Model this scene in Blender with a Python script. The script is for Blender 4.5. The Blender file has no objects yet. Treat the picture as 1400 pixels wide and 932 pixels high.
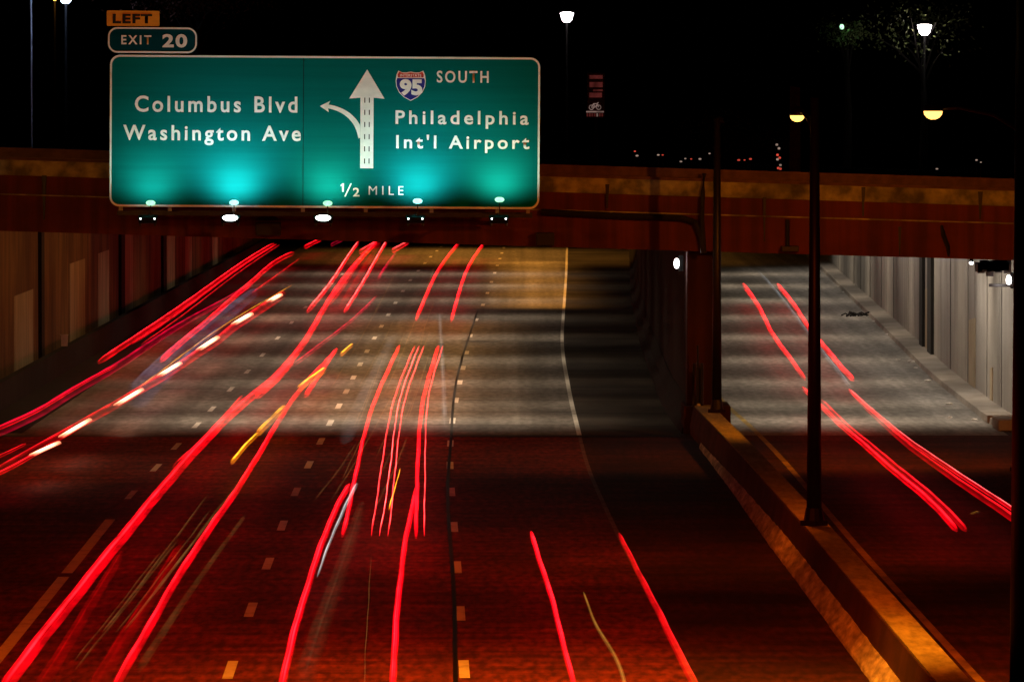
import bpy, math, random
import numpy as np
from mathutils import Vector, Matrix

random.seed(7)
rng = np.random.default_rng(7)
scene = bpy.context.scene
COL = scene.collection
R = math.radians

# ------------------------------------------------------------------ camera
FPX, CAMZ, YH = 9100.0, 9.1, 145.0          # focal length in photo pixels, eye height, horizon row
cam_d = bpy.data.cameras.new('camera')
cam_d.sensor_width = 36.0
cam_d.lens = FPX * 36.0 / 1400.0
cam_d.clip_start = 1.0
cam_d.clip_end = 9000.0
cam = bpy.data.objects.new('camera', cam_d)
COL.objects.link(cam)
PITCH = math.atan((466.0 - YH) / FPX)
cam.location = (0, 0, CAMZ)
cam.rotation_euler = (math.pi / 2 - PITCH, 0, 0)
scene.camera = cam

# ------------------------------------------------------------------ night sky
world = bpy.data.worlds.new('World')
scene.world = world
world.use_nodes = True
wn = world.node_tree.nodes
bg = wn['Background']
sky = wn.new('ShaderNodeTexSky')
sky.sky_type = 'NISHITA'
sky.sun_disc = False
sky.sun_elevation = R(-6)
sky.sun_rotation = R(200)
world.node_tree.links.new(sky.outputs[0], bg.inputs[0])
bg.inputs[1].default_value = 0.004

vs = scene.view_settings
vs.view_transform = 'Standard'
vs.look = 'None'
vs.exposure = 0.0
vs.gamma = 1.0
vs.use_curve_mapping = False
scene.cycles.max_bounces = 6
scene.cycles.transparent_max_bounces = 32
scene.cycles.diffuse_bounces = 3
scene.cycles.glossy_bounces = 2
scene.cycles.caustics_reflective = False
scene.cycles.caustics_refractive = False
scene.cycles.sample_clamp_indirect = 4.0

# light levels (watts)
P_SODIUM = 5200.0
P_TUNNEL = 155.0
P_SIGN = 225.0
E_TRAIL = 2.6

# ------------------------------------------------------------------ helpers
def ray(px, py):
    """world direction of a photo pixel, scaled to unit forward (Y) distance"""
    u = (px - 700.0) / FPX
    v = -(py - 466.0) / FPX
    c, s = math.cos(PITCH), math.sin(PITCH)
    y = c + v * s
    z = -s + v * c
    return u / y, z / y

def onz(px, py, z=0.0):
    u, w = ray(px, py)
    d = (z - CAMZ) / w
    return Vector((u * d, d, z))

def aty(px, py, d):
    u, w = ray(px, py)
    return Vector((u * d, d, CAMZ + w * d))

class MB:
    def __init__(self):
        self.v = []; self.f = []; self.mi = []
    def quad(self, a, b, c, d, m=0):
        n = len(self.v); self.v += [tuple(a), tuple(b), tuple(c), tuple(d)]
        self.f.append((n, n + 1, n + 2, n + 3)); self.mi.append(m)
    def poly(self, pts, m=0):
        n = len(self.v); self.v += [tuple(p) for p in pts]
        self.f.append(tuple(range(n, n + len(pts)))); self.mi.append(m)
    def box(self, x0, x1, y0, y1, z0, z1, m=0):
        n = len(self.v)
        self.v += [(x0,y0,z0),(x1,y0,z0),(x1,y1,z0),(x0,y1,z0),(x0,y0,z1),(x1,y0,z1),(x1,y1,z1),(x0,y1,z1)]
        for q in ((0,3,2,1),(4,5,6,7),(0,1,5,4),(1,2,6,5),(2,3,7,6),(3,0,4,7)):
            self.f.append(tuple(n + i for i in q)); self.mi.append(m)
        return self
    def hexa(self, p, m=0):
        n = len(self.v); self.v += [tuple(q) for q in p]
        for q in ((0,3,2,1),(4,5,6,7),(0,1,5,4),(1,2,6,5),(2,3,7,6),(3,0,4,7)):
            self.f.append(tuple(n + i for i in q)); self.mi.append(m)
        return self
    def loft(self, rings, closed=True, cap=True, m=0):
        n = len(self.v); k = len(rings[0])
        for r in rings: self.v += [tuple(p) for p in r]
        for i in range(len(rings) - 1):
            for j in range(k if closed else k - 1):
                a = n + i * k + j; b = n + i * k + (j + 1) % k
                self.f.append((a, b, b + k, a + k)); self.mi.append(m)
        if cap and closed:
            self.f.append(tuple(n + j for j in range(k))[::-1]); self.mi.append(m)
            e = n + (len(rings) - 1) * k
            self.f.append(tuple(e + j for j in range(k))); self.mi.append(m)
        return self
    def tube(self, pts, rad, k=8, m=0):
        pts = [Vector(p) for p in pts]
        if not hasattr(rad, '__len__'): rad = [rad] * len(pts)
        rings = []
        up = Vector((0, 0, 1))
        for i, p in enumerate(pts):
            t = (pts[min(i + 1, len(pts) - 1)] - pts[max(i - 1, 0)]).normalized()
            a = t.cross(up)
            if a.length < 0.05: a = t.cross(Vector((1, 0, 0)))
            a.normalize(); b = a.cross(t).normalized()
            rings.append([p + (a * math.cos(q) + b * math.sin(q)) * rad[i]
                          for q in [2 * math.pi * j / k for j in range(k)]])
        return self.loft(rings, m=m)
    def blob(self, c, rx, ry, rz, k=10, m=0):
        rings = []
        for i in range(1, k // 2 + 1):
            t = math.pi * i / (k // 2 + 1)
            rings.append([(c[0] + rx * math.sin(t) * math.cos(q), c[1] + ry * math.sin(t) * math.sin(q), c[2] - rz * math.cos(t))
                          for q in [2 * math.pi * j / k for j in range(k)]])
        return self.loft(rings, m=m)
    def sweep(self, prof, path, m=0, cap=True, closed=True):
        """prof: list of (dx,z); path: list of (X,d)"""
        return self.loft([[(x + dx, d, z) for dx, z in prof] for x, d in path], closed=closed, cap=cap, m=m)
    def build(self, name, mats, parent=None, smooth=False, loc=None, bevel=0):
        me = bpy.data.meshes.new(name)
        me.from_pydata(self.v, [], self.f)
        if not isinstance(mats, (list, tuple)): mats = [mats]
        for q in mats: me.materials.append(q)
        if len(mats) > 1: me.polygons.foreach_set('material_index', self.mi)
        if smooth: me.polygons.foreach_set('use_smooth', [True] * len(me.polygons))
        me.update()
        o = bpy.data.objects.new(name, me)
        COL.objects.link(o)
        if parent is not None: o.parent = parent
        if loc is not None: o.location = loc
        if bevel:
            b = o.modifiers.new('bevel', 'BEVEL'); b.width = bevel; b.segments = 2; b.limit_method = 'ANGLE'
        return o

def empty(name, loc):
    o = bpy.data.objects.new(name, None)
    o.empty_display_size = 0.3
    o.location = loc
    COL.objects.link(o)
    return o

def tag(o, label, cat, group=None):
    o['label'] = label; o['category'] = cat
    if group: o['group'] = group
    return o

def struct(o, kind='structure'):
    o['kind'] = kind
    return o

def lamp(name, typ, loc, color, power, parent=None, target=None, **kw):
    d = bpy.data.lights.new(name, typ)
    d.energy = power; d.color = color
    for k, v in kw.items(): setattr(d, k, v)
    o = bpy.data.objects.new(name, d)
    COL.objects.link(o)
    o.location = loc
    if typ == 'AREA' and target is not None:
        o.rotation_euler = (0, -math.atan2(target[0] - loc[0], loc[2] - target[2]), 0)
    elif target is not None:
        o.rotation_euler = (Vector(target) - Vector(loc)).to_track_quat('-Z', 'Y').to_euler()
    if parent is not None:
        bpy.context.view_layer.update()
        o.parent = parent
        o.matrix_parent_inverse = parent.matrix_world.inverted()
    return o

# ------------------------------------------------------------------ materials
def mat(name, c1, c2=None, scale=1.0, stretch=(1, 1, 1), rough=0.8, metal=0.0, bump=0.0, spec=0.3,
        detail=6.0, lo=0.35, hi=0.68, streak=None, emis=None, coat=0.0, grain=None):
    m = bpy.data.materials.new(name); m.use_nodes = True
    nt = m.node_tree; n = nt.nodes; L = nt.links
    b = n['Principled BSDF']
    b.inputs['Roughness'].default_value = rough
    b.inputs['Metallic'].default_value = metal
    b.inputs['Specular IOR Level'].default_value = spec
    b.inputs['Coat Weight'].default_value = coat
    c2 = c2 or tuple(x * 0.7 for x in c1)
    tc = n.new('ShaderNodeTexCoord'); mp = n.new('ShaderNodeMapping')
    mp.inputs['Scale'].default_value = stretch
    L.new(tc.outputs['Object'], mp.inputs[0])
    nz = n.new('ShaderNodeTexNoise')
    nz.inputs['Scale'].default_value = scale; nz.inputs['Detail'].default_value = detail
    nz.inputs['Roughness'].default_value = 0.62
    L.new(mp.outputs[0], nz.inputs['Vector'])
    cr = n.new('ShaderNodeValToRGB')
    cr.color_ramp.elements[0].position = lo; cr.color_ramp.elements[0].color = (*c2, 1)
    cr.color_ramp.elements[1].position = hi; cr.color_ramp.elements[1].color = (*c1, 1)
    L.new(nz.outputs['Fac'], cr.inputs[0])
    out = cr.outputs[0]
    if streak:
        # second, differently stretched noise multiplied in: (stretch, scale, dark factor)
        mp2 = n.new('ShaderNodeMapping'); mp2.inputs['Scale'].default_value = streak[0]
        L.new(tc.outputs['Object'], mp2.inputs[0])
        nz2 = n.new('ShaderNodeTexNoise'); nz2.inputs['Scale'].default_value = streak[1]
        nz2.inputs['Detail'].default_value = 5
        L.new(mp2.outputs[0], nz2.inputs['Vector'])
        cr2 = n.new('ShaderNodeValToRGB')
        k = streak[2]
        cr2.color_ramp.elements[0].position = 0.38; cr2.color_ramp.elements[0].color = (k, k, k, 1)
        cr2.color_ramp.elements[1].position = 0.6; cr2.color_ramp.elements[1].color = (1, 1, 1, 1)
        L.new(nz2.outputs['Fac'], cr2.inputs[0])
        mx = n.new('ShaderNodeMix'); mx.data_type = 'RGBA'; mx.blend_type = 'MULTIPLY'
        mx.inputs[0].default_value = 1.0
        L.new(out, mx.inputs[6]); L.new(cr2.outputs[0], mx.inputs[7])
        out = mx.outputs[2]
    L.new(out, b.inputs['Base Color'])
    if grain:
        vo = n.new('ShaderNodeTexNoise'); vo.inputs['Scale'].default_value = grain[0]; vo.inputs['Detail'].default_value = 4
        mp3 = n.new('ShaderNodeMapping'); mp3.inputs['Scale'].default_value = (1, .16, 1)
        L.new(tc.outputs['Object'], mp3.inputs[0]); L.new(mp3.outputs[0], vo.inputs['Vector'])
        cg = n.new('ShaderNodeValToRGB')
        g0, g1 = grain[1], grain[2]
        cg.color_ramp.elements[0].position = .36; cg.color_ramp.elements[0].color = (g0, g0, g0, 1)
        cg.color_ramp.elements[1].position = .66; cg.color_ramp.elements[1].color = (g1, g1, g1, 1)
        L.new(vo.outputs['Fac'], cg.inputs[0])
        mg = n.new('ShaderNodeMix'); mg.data_type = 'RGBA'; mg.blend_type = 'MULTIPLY'; mg.inputs[0].default_value = 1.0
        L.new(out, mg.inputs[6]); L.new(cg.outputs[0], mg.inputs[7]); L.new(mg.outputs[2], b.inputs['Base Color'])
    if bump:
        bp = n.new('ShaderNodeBump'); bp.inputs['Strength'].default_value = bump
        bp.inputs['Distance'].default_value = 0.02
        L.new(nz.outputs['Fac'], bp.inputs['Height']); L.new(bp.outputs[0], b.inputs['Normal'])
    if emis:
        b.inputs['Emission Color'].default_value = (*emis[0], 1)
        b.inputs['Emission Strength'].default_value = emis[1]
    return m

def trail_glow(name, color, strength, var=.2, hot=None):
    """luminous streak: gives off light and lets what lies behind it shine through"""
    m = bpy.data.materials.new(name); m.use_nodes = True
    nt = m.node_tree; n = nt.nodes; L = nt.links
    n.remove(n['Principled BSDF'])
    em = n.new('ShaderNodeEmission')
    tr = n.new('ShaderNodeBsdfTransparent'); ad = n.new('ShaderNodeAddShader')
    tc = n.new('ShaderNodeTexCoord'); nz = n.new('ShaderNodeTexNoise')
    nz.inputs['Scale'].default_value = .3; nz.inputs['Detail'].default_value = 3
    L.new(tc.outputs['Object'], nz.inputs['Vector'])
    mr = n.new('ShaderNodeMapRange')
    mr.inputs[1].default_value = .35; mr.inputs[2].default_value = .65
    mr.inputs[3].default_value = strength * (1 - var); mr.inputs[4].default_value = strength * (1 + var)
    at = n.new('ShaderNodeAttribute'); at.attribute_name = 'strand'
    mu = n.new('ShaderNodeMath'); mu.operation = 'MULTIPLY'
    L.new(nz.outputs['Fac'], mr.inputs[0]); L.new(mr.outputs[0], mu.inputs[0]); L.new(at.outputs['Fac'], mu.inputs[1])
    L.new(mu.outputs[0], em.inputs[1])
    cr = n.new('ShaderNodeValToRGB')
    cr.color_ramp.elements[0].position = .30; cr.color_ramp.elements[0].color = (*color, 1)
    cr.color_ramp.elements[1].position = .95; cr.color_ramp.elements[1].color = (*(hot or color), 1)
    L.new(at.outputs['Fac'], cr.inputs[0]); L.new(cr.outputs[0], em.inputs[0])
    L.new(em.outputs[0], ad.inputs[0]); L.new(tr.outputs[0], ad.inputs[1])
    L.new(ad.outputs[0], n['Material Output'].inputs[0])
    return m

def glow(name, color, strength, var=0.25, scale=0.35, strand=False):
    """light-giving material, brightness wavering gently along its length"""
    m = bpy.data.materials.new(name); m.use_nodes = True
    nt = m.node_tree; n = nt.nodes; L = nt.links
    b = n['Principled BSDF']
    b.inputs['Base Color'].default_value = (0.02, 0.02, 0.02, 1)
    b.inputs['Roughness'].default_value = 0.5
    b.inputs['Emission Color'].default_value = (*color, 1)
    tc = n.new('ShaderNodeTexCoord'); nz = n.new('ShaderNodeTexNoise')
    nz.inputs['Scale'].default_value = scale; nz.inputs['Detail'].default_value = 3
    L.new(tc.outputs['Object'], nz.inputs['Vector'])
    mr = n.new('ShaderNodeMapRange')
    mr.inputs[1].default_value = 0.35; mr.inputs[2].default_value = 0.65
    mr.inputs[3].default_value = strength * (1 - var); mr.inputs[4].default_value = strength * (1 + var)
    L.new(nz.outputs['Fac'], mr.inputs[0])
    out = mr.outputs[0]
    if strand:
        at = n.new('ShaderNodeAttribute'); at.attribute_name = 'strand'
        mu = n.new('ShaderNodeMath'); mu.operation = 'MULTIPLY'
        L.new(out, mu.inputs[0]); L.new(at.outputs['Fac'], mu.inputs[1]); out = mu.outputs[0]
    L.new(out, b.inputs['Emission Strength'])
    return m

M = {}
M['ground'] = mat('earth', (.05, .045, .04), (.025, .022, .02), .2, rough=1)
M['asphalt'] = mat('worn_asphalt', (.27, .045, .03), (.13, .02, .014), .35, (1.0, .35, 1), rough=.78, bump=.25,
                   streak=((.12, .9, 1), 1.4, .5), grain=(7.0, .45, 1.45))  # red of the night light put into the base colour
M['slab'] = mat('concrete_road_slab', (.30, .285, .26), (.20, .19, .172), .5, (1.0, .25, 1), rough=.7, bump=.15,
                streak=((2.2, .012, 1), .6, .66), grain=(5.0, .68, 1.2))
M['shoulder'] = mat('dark_brown_shoulder', (.085, .072, .058), (.03, .025, .02), .4, (1, .2, 1), rough=.85, streak=((.08, .3, 1), .8, .3))  # dark brown tone with darker bands across
M['paint_white'] = mat('worn_white_paint', (.8, .78, .72), (.45, .43, .4), 2.2, (1, .5, 1), rough=.6, lo=.3, hi=.5)
M['paint_yellow'] = mat('worn_yellow_paint', (.5, .34, .04), (.16, .11, .04), 1.6, (1, .4, 1), rough=.6)
M['joint'] = mat('joint_filler', (.14, .125, .11), (.08, .07, .06), 1.2, rough=.9)
M['paint_dull'] = mat('dimmed_paint', (.30, .2, .17), (.12, .06, .05), 2.2, (1, .5, 1), rough=.7)  # line paint darkened and reddened for the dim light outside the cover
M['asphalt_dark'] = mat('dimmed_asphalt', (.10, .024, .017), (.03, .008, .006), .3, (1, .35, 1), rough=.85, streak=((.1, .7, 1), 1.2, .4), grain=(7.0, .5, 1.4))  # darker asphalt copy; the dimmer light at right put into its colour
M['tar'] = mat('tar', (.01, .01, .01), (.004, .004, .004), 3, rough=.5)
M['conc_parapet'] = mat('parapet_concrete', (.42, .40, .2), (.24, .23, .11), 1.2, (.6, 1, 1.2), rough=.9, streak=((1.2, 1, .4), 1.0, .7), grain=(2.5, .45, 1.3))
M['girder'] = mat('dark_red_girder', (.15, .025, .012), (.09, .013, .007), .9, (.5, 1, .8), rough=.75, streak=((4, 1, .2), .8, .6))  # dark red tone with darker upright streaks
M['soffit'] = mat('soffit', (.05, .045, .04), (.03, .028, .025), .4, rough=.95)
M['rail'] = mat('dark_rail', (.12, .05, .035), (.06, .02, .015), 3, rough=.6)
M['conduit'] = mat('black_conduit', (.012, .01, .01), (.006, .005, .005), 4, rough=.5)
M['wall_left'] = mat('stained_wall', (.22, .13, .05), (.09, .045, .018), .35, (1, .8, .5), rough=.9, streak=((1, 1.4, .3), .5, .55))
M['patch'] = mat('buff_lit_patch', (.42, .36, .24), (.3, .25, .15), .8, (1, 1, .5), rough=.9, streak=((1, 2, .2), .9, .7))  # buff tone stands in for lamplight falling on the wall
M['wall_right'] = mat('precast_wall', (.40, .375, .335), (.32, .30, .265), .7, (1, .12, .7), rough=.9, bump=.1, streak=((1.0, .5, .12), 1.0, .72))
M['wall_seam'] = mat('dark_seam', (.03, .028, .025), None, 2, rough=1)
M['seam_soft'] = mat('joint_sealant', (.13, .12, .105), (.09, .08, .07), 2, rough=1)
M['buff'] = mat('buff_stain', (.5, .42, .28), (.36, .3, .2), 1, rough=.9)
M['near_black'] = mat('near_black_concrete', (.014, .012, .011), (.006, .005, .005), .6, rough=.95)  # near-black base puts the shade at the barriers into the colour
M['pier'] = mat('pier_concrete', (.075, .022, .014), (.04, .012, .008), .8, (1, 1, .4), rough=.9, streak=((3, 3, .3), .7, .6))
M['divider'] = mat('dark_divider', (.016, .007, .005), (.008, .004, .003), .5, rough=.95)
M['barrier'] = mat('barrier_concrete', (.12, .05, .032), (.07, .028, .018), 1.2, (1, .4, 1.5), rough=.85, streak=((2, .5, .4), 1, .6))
M['barrier_top'] = mat('barrier_top', (.46, .42, .2), (.36, .32, .15), 3.0, (1, .16, 1), rough=.85, streak=((1.2, .5, 1), 1.1, .8), grain=(9, .75, 1.2))  # sodium glow on the top put into a lighter yellowish base
M['toe'] = mat('scuffed_whitewash', (.85, .82, .78), (.5, .46, .4), 2.4, (1, .3, 1.4), rough=.9, bump=.5, streak=((1, .6, 1), 1.3, .65), grain=(8, .6, 1.25))
M['kerb'] = mat('kerb_concrete', (.34, .31, .27), (.22, .195, .165), .8, (1, .5, 1), rough=.9, bump=.2)
M['pole'] = mat('dark_pole', (.010, .007, .006), (.006, .004, .004), 3, (1, 1, .3), rough=.45, metal=.0, spec=.3)
M['black'] = mat('black_paint', (.004, .004, .004), (.003, .003, .003), 5, rough=.7, spec=.1)
M['sign_green'] = mat('sign_green', (.001, .14, .135), (.001, .11, .105), .8, (.12, 1, 5), rough=.8, spec=.02, lo=.3, hi=.7)
M['sign_plaque'] = mat('plaque_green', (.002, .045, .06), (.001, .036, .048), .8, (.12, 1, 5), rough=.8, spec=.02)
M['sign_white'] = mat('sign_white', (.86, .85, .82), (.72, .71, .69), 2, (1, 1, 2), rough=.5)
M['sign_black'] = mat('sign_black', (.01, .009, .008), (.006, .006, .005), 2, rough=.6)
M['sign_orange'] = mat('sign_amber', (.85, .36, .03), (.68, .26, .02), 1.5, (1, 1, 3), rough=.5)
M['shield_blue'] = mat('shield_blue', (.008, .02, .24), (.006, .015, .19), 3, rough=.5)
M['shield_red'] = mat('shield_red', (.5, .03, .02), (.4, .02, .015), 3, rough=.5)
M['alu'] = mat('sign_aluminium', (.3, .3, .29), (.2, .2, .19), 2, rough=.5, metal=.6)
M['steel'] = mat('bracket_steel', (.04, .035, .03), (.02, .017, .015), 4, rough=.5, metal=.4)
M['litter'] = mat('pale_litter', (.7, .68, .64), (.4, .38, .35), 5, rough=.9)
M['bark'] = mat('bark', (.008, .006, .005), (.005, .004, .003), 3, (2, 2, .4), rough=1)
M['leaf'] = mat('leaf', (.09, .11, .035), (.045, .06, .02), 2, rough=.7)
M['leaf_rust'] = mat('leaf_rust', (.14, .05, .03), (.07, .025, .015), 2, rough=.7)
M['box_white'] = mat('pale_box', (.6, .6, .62), (.45, .45, .47), 3, rough=.7)
M['brick'] = mat('brick', (.07, .022, .012), (.025, .008, .005), 6, rough=.9)
M['lens_na'] = glow('sodium_lens', (1, .50, .10), 3.2, .05)
M['lens_white'] = glow('white_lens', (1, .93, .9), 12, .05)
M['lens_pink'] = glow('pinkish_lens', (1, .88, .92), 10, .05)
M['lens_cyan'] = glow('cyan_lens', (.86, 1, .98), 9, .05)
M['lens_green'] = glow('green_lens', (.78, 1, .9), 9, .05)
M['lens_blue'] = glow('blue_lens', (.6, .75, 1), 8, .05)
M['tip_cyan'] = glow('cyan_hot_spot', (.35, 1, .92), 2.2, .2, 6)
M['tip_green'] = glow('green_hot_spot', (.35, 1, .55), 1.7, .2, 6)
M['red_dot'] = glow('red_beacon', (1, .10, .06), .5, .6, 3)
M['white_dot'] = glow('far_lamp', (1, .7, .55), .28, .6, 2)
M['red_neon'] = glow('lit_panel_red', (.30, .05, .045), .17, .5, 2.5)
M['pale_neon'] = glow('lit_panel_pale', (.6, .38, .32), .26, .4, 3)
M['panel_dark'] = mat('panel_dark', (.05, .008, .008), (.03, .005, .005), 3, rough=.6)

# ------------------------------------------------------------------ curves of the road (X as a function of distance d)
def curve(kn, lo=40.0, hi=470.0):
    k = sorted(kn)
    ds = np.arange(lo - 60, hi + 60, 2.0)
    xs = np.interp(ds, [a for a, _ in k], [b for _, b in k])
    # extrapolate linearly
    (d0, x0), (d1, x1) = k[0], k[1]
    xs = np.where(ds < d0, x0 + (ds - d0) * (x1 - x0) / (d1 - d0), xs)
    (d0, x0), (d1, x1) = k[-2], k[-1]
    xs = np.where(ds > d1, x1 + (ds - d1) * (x1 - x0) / (d1 - d0), xs)
    ker = np.ones(9) / 9
    xs2 = np.convolve(xs, ker, 'same'); xs2[:5] = xs[:5]; xs2[-5:] = xs[-5:]
    return lambda d: float(np.interp(d, ds, xs2))

L_right = curve([(105, 2.9), (141, 2.25), (167, 1.9), (186, 1.86), (205, 1.82), (241, 1.85), (262, 1.96), (361, 2.94), (424, 3.5)])
L_dashR = curve([(107, -.77), (131, -1.08), (152, -1.37), (175, -1.65), (199, -1.75), (271, -1.64), (308, -1.3), (424, -.55)])
L_dashM = curve([(107, -4.55), (120, -4.73), (157, -5.12), (181, -5.2), (250, -5.4), (308, -5.4), (348, -5.33), (402, -4.92), (430, -4.6)])
L_dashL = curve([(111, -8.5), (146, -8.85), (156, -8.95), (214, -9.05), (228, -9.07), (301, -9.36), (420, -9.0)])
L_barr = curve([(80, 6.25), (105, 6.03), (131, 5.78), (160, 5.42), (185, 5.02), (200, 4.85), (254, 5.2), (312, 5.9), (360, 6.7), (414, 7.6), (455, 8.4)])
L_kerb = curve([(60, 15.5), (120, 14.3), (189, 13.64), (224, 14.05), (276, 15.2), (357, 16.9), (430, 18.5)])
L_yel = curve([(108, 7.39), (135, 7.15), (174, 6.97), (192, 6.75), (205, 6.45), (260, 6.5), (330, 7.6), (400, 8.6)])
WALL_L = -16.0
D_CAP = 184.0          # where the covered section begins
D_END = 456.0

def rng_d(a, b, st=4.0):
    n = max(2, int(math.ceil((b - a) / st)) + 1)
    return [a + (b - a) * i / (n - 1) for i in range(n)]

def strip(name, fl, fr, a, b, z, m, st=4.0):
    mb = MB(); ds = rng_d(a, b, st)
    mb.loft([[(fl(d), d, z), (fr(d), d, z)] for d in ds], closed=False, cap=False)
    # faces must look up
    o = mb.build(name, m)
    o.data.flip_normals() if o.data.polygons[0].normal.z < 0 else None
    return o

# ------------------------------------------------------------------ ground and roads
mb = MB(); mb.quad((-3000, -600, -.02), (3000, -600, -.02), (3000, 6000, -.02), (-3000, 6000, -.02))
struct(mb.build('ground', M['ground']))
edge_l = lambda d: WALL_L - .3
edge_r = lambda d: L_barr(d) + .05
struct(strip('road', edge_l, lambda d: L_right(d), 30, D_CAP, 0.0, M['asphalt']))
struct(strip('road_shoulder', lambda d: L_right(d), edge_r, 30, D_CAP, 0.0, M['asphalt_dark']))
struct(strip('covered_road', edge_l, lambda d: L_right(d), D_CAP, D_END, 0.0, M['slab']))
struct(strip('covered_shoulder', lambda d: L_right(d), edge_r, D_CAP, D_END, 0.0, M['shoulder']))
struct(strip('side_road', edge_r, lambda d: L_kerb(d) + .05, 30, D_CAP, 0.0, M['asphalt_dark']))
struct(strip('covered_side_road', edge_r, lambda d: L_kerb(d) + .05, D_CAP, D_END, 0.0, M['slab']))
struct(strip('verge', lambda d: L_kerb(d) + .8, lambda d: L_kerb(d) + 40, 30, D_CAP, 0.0, M['ground']))

def marking(name, f, w, segs, m, z=.004):
    mb = MB()
    for a, b in segs:
        ds = rng_d(a, b, 3.0)
        mb.loft([[(f(d) - w / 2, d, z), (f(d) + w / 2, d, z)] for d in ds], closed=False, cap=False)
    o = mb.build(name, m)
    if o.data.polygons[0].normal.z < 0: o.data.flip_normals()
    return struct(o)

def dashes(first_rows):
    out = []
    for y in first_rows:
        d = onz(700, y).y
        out.append((d - 1.7, d + 1.7))
    return out
rowsM = [975, 915, 833, 770, 718, 672, 635, 603, 578, 555, 535, 516, 498, 480, 462, 446, 430, 414, 398, 383, 370, 360, 351, 343, 337]
rowsR = [995, 914, 838, 775, 720, 672, 636, 606, 575, 547, 522.6, 503, 482, 458.7, 437, 416.7, 400.5, 385.5, 373, 363, 353.6, 346, 338.6, 333]
rowsL = [676, 639, 610, 581, 559, 532, 508, 485, 462, 441, 420, 402, 388, 375, 364, 354, 345, 337]
marking('middle_lane_dashes', L_dashM, .17, dashes(rowsM), M['paint_white'])
marking('right_lane_dashes', L_dashR, .17, dashes(rowsR), M['paint_white'])
marking('left_lane_dashes', L_dashL, .15, dashes(rowsL), M['paint_white'])
marking('left_edge_line', L_dashL, .22, [(90, 128.6), (129.6, 146.5)], M['paint_white'])
marking('right_edge_line', L_right, .13, [(D_CAP, 450)], M['paint_white'])
marking('dim_edge_line', L_right, .10, [(60, D_CAP)], M['paint_dull'])  # near stretch coloured as dim as the light on it
marking('side_road_edge_line', L_yel, .15, [(60, 300)], M['paint_yellow'])
# tar seam beside the right dashes, and transverse joints
tarpts = [(663.6, 398), (652, 428), (641, 461), (630, 495), (623, 524), (618.5, 560), (617, 599), (613, 640), (611.5, 680), (613, 710), (615.5, 740), (619, 780), (621.5, 815), (622, 870), (623, 940)]
tp = [onz(*p) for p in tarpts]
tard = curve([(p.y, p.x) for p in tp][::-1])
marking('tar_seam', tard, .075, [(102, 297)], M['tar'], .008)
mb = MB()
def joint(px0, px1, py, w):
    a, b = onz(px0, py), onz(px1, py + .8)
    n = 10
    pts = [a.lerp(b, i / n) for i in range(n + 1)]
    mb.loft([[(p.x, p.y - w * (.35 + .65 * math.sin(math.pi * i / n)), .008), (p.x, p.y + w * (.35 + .65 * math.sin(math.pi * i / n)), .008)] for i, p in enumerate(pts)], closed=False, cap=False)
joint(632, 684, 466.5, .5); joint(718, 776, 468, .5)
o = mb.build('slab_joint', M['tar'])
if o.data.polygons[0].normal.z < 0: o.data.flip_normals()
struct(o)
for k in range(34):
    dj = D_CAP + 6 + k * 8.0
    mj = MB(); mj.quad((L_dashL(dj) - 3, dj, .003), (L_barr(dj) - .4, dj, .003), (L_barr(dj) - .4, dj + .22, .003), (L_dashL(dj) - 3, dj + .22, .003))
    struct(mj.build('slab_joint', M['joint']))
strip_j = MB(); strip_j.quad((WALL_L + .6, D_CAP - .9, .006), (L_barr(D_CAP) - .4, D_CAP - .9, .006), (L_barr(D_CAP) - .4, D_CAP - .05, .006), (WALL_L + .6, D_CAP - .05, .006))
struct(strip_j.build('portal_joint', M['tar']))

# right pavement strip with kerb
mb = MB()
path = [(L_kerb(d), d) for d in rng_d(D_CAP + 3, D_END, 4)]
mb.sweep([(0, .0), (0.03, .16), (.8, .18), (.8, .0)], path)
struct(mb.build('pavement', M['kerb']))

# ------------------------------------------------------------------ covered section: overpass
def zb(x): return 5.24 - .029 * x
def ztop(x): return 7.36 - .038 * x
XL, XR = -24.0, 27.0
ov = empty('overpass', (0, D_CAP, 0))
tag(ov, 'long covered overpass with dark red girder and buff parapet crossing both roads', 'overpass')
def slant(name, m, y0, y1, f0, f1, x0=XL, x1=XR, n=24):
    mb = MB(); rings = []
    for i in range(n + 1):
        x = x0 + (x1 - x0) * i / n
        rings.append([(x, y0, f0(x)), (x, y1, f0(x)), (x, y1, f1(x)), (x, y0, f1(x))])
    mb.loft(rings)
    return mb.build(name, m, ov, loc=(0, -D_CAP, 0))
zmid = lambda x: zb(x) + 1.0
zpar = lambda x: zb(x) + 1.52 - .002 * x
M['deck_top'] = mat('dark_deck', (.006, .006, .006), (.004, .004, .004), .5, rough=1, spec=0)
slant('deck', M['deck_top'], D_CAP + .62, D_END, lambda x: zb(x) + .7, lambda x: zb(x) + 1.5)
slant('girder', M['girder'], D_CAP, D_CAP + .6, zb, zmid)
slant('fascia', M['girder'], D_CAP + .06, D_CAP + .6, zmid, zpar)
slant('ledge', M['conc_parapet'], D_CAP - .05, D_CAP + .055, zmid, lambda x: zmid(x) + .035)
slant('parapet', M['conc_parapet'], D_CAP - .04, D_CAP + .5, zpar, lambda x: zpar(x) + .42)
slant('coping', M['rail'], D_CAP - .08, D_CAP + .55, lambda x: zpar(x) + .423, lambda x: zpar(x) + .50)
slant('screen', M['rail'], D_CAP + .2, D_CAP + .24, lambda x: zpar(x) + .503, lambda x: zpar(x) + .70)
slant('handrail', M['rail'], D_CAP + .18, D_CAP + .28, lambda x: zpar(x) + .70, lambda x: zpar(x) + .76)
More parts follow.
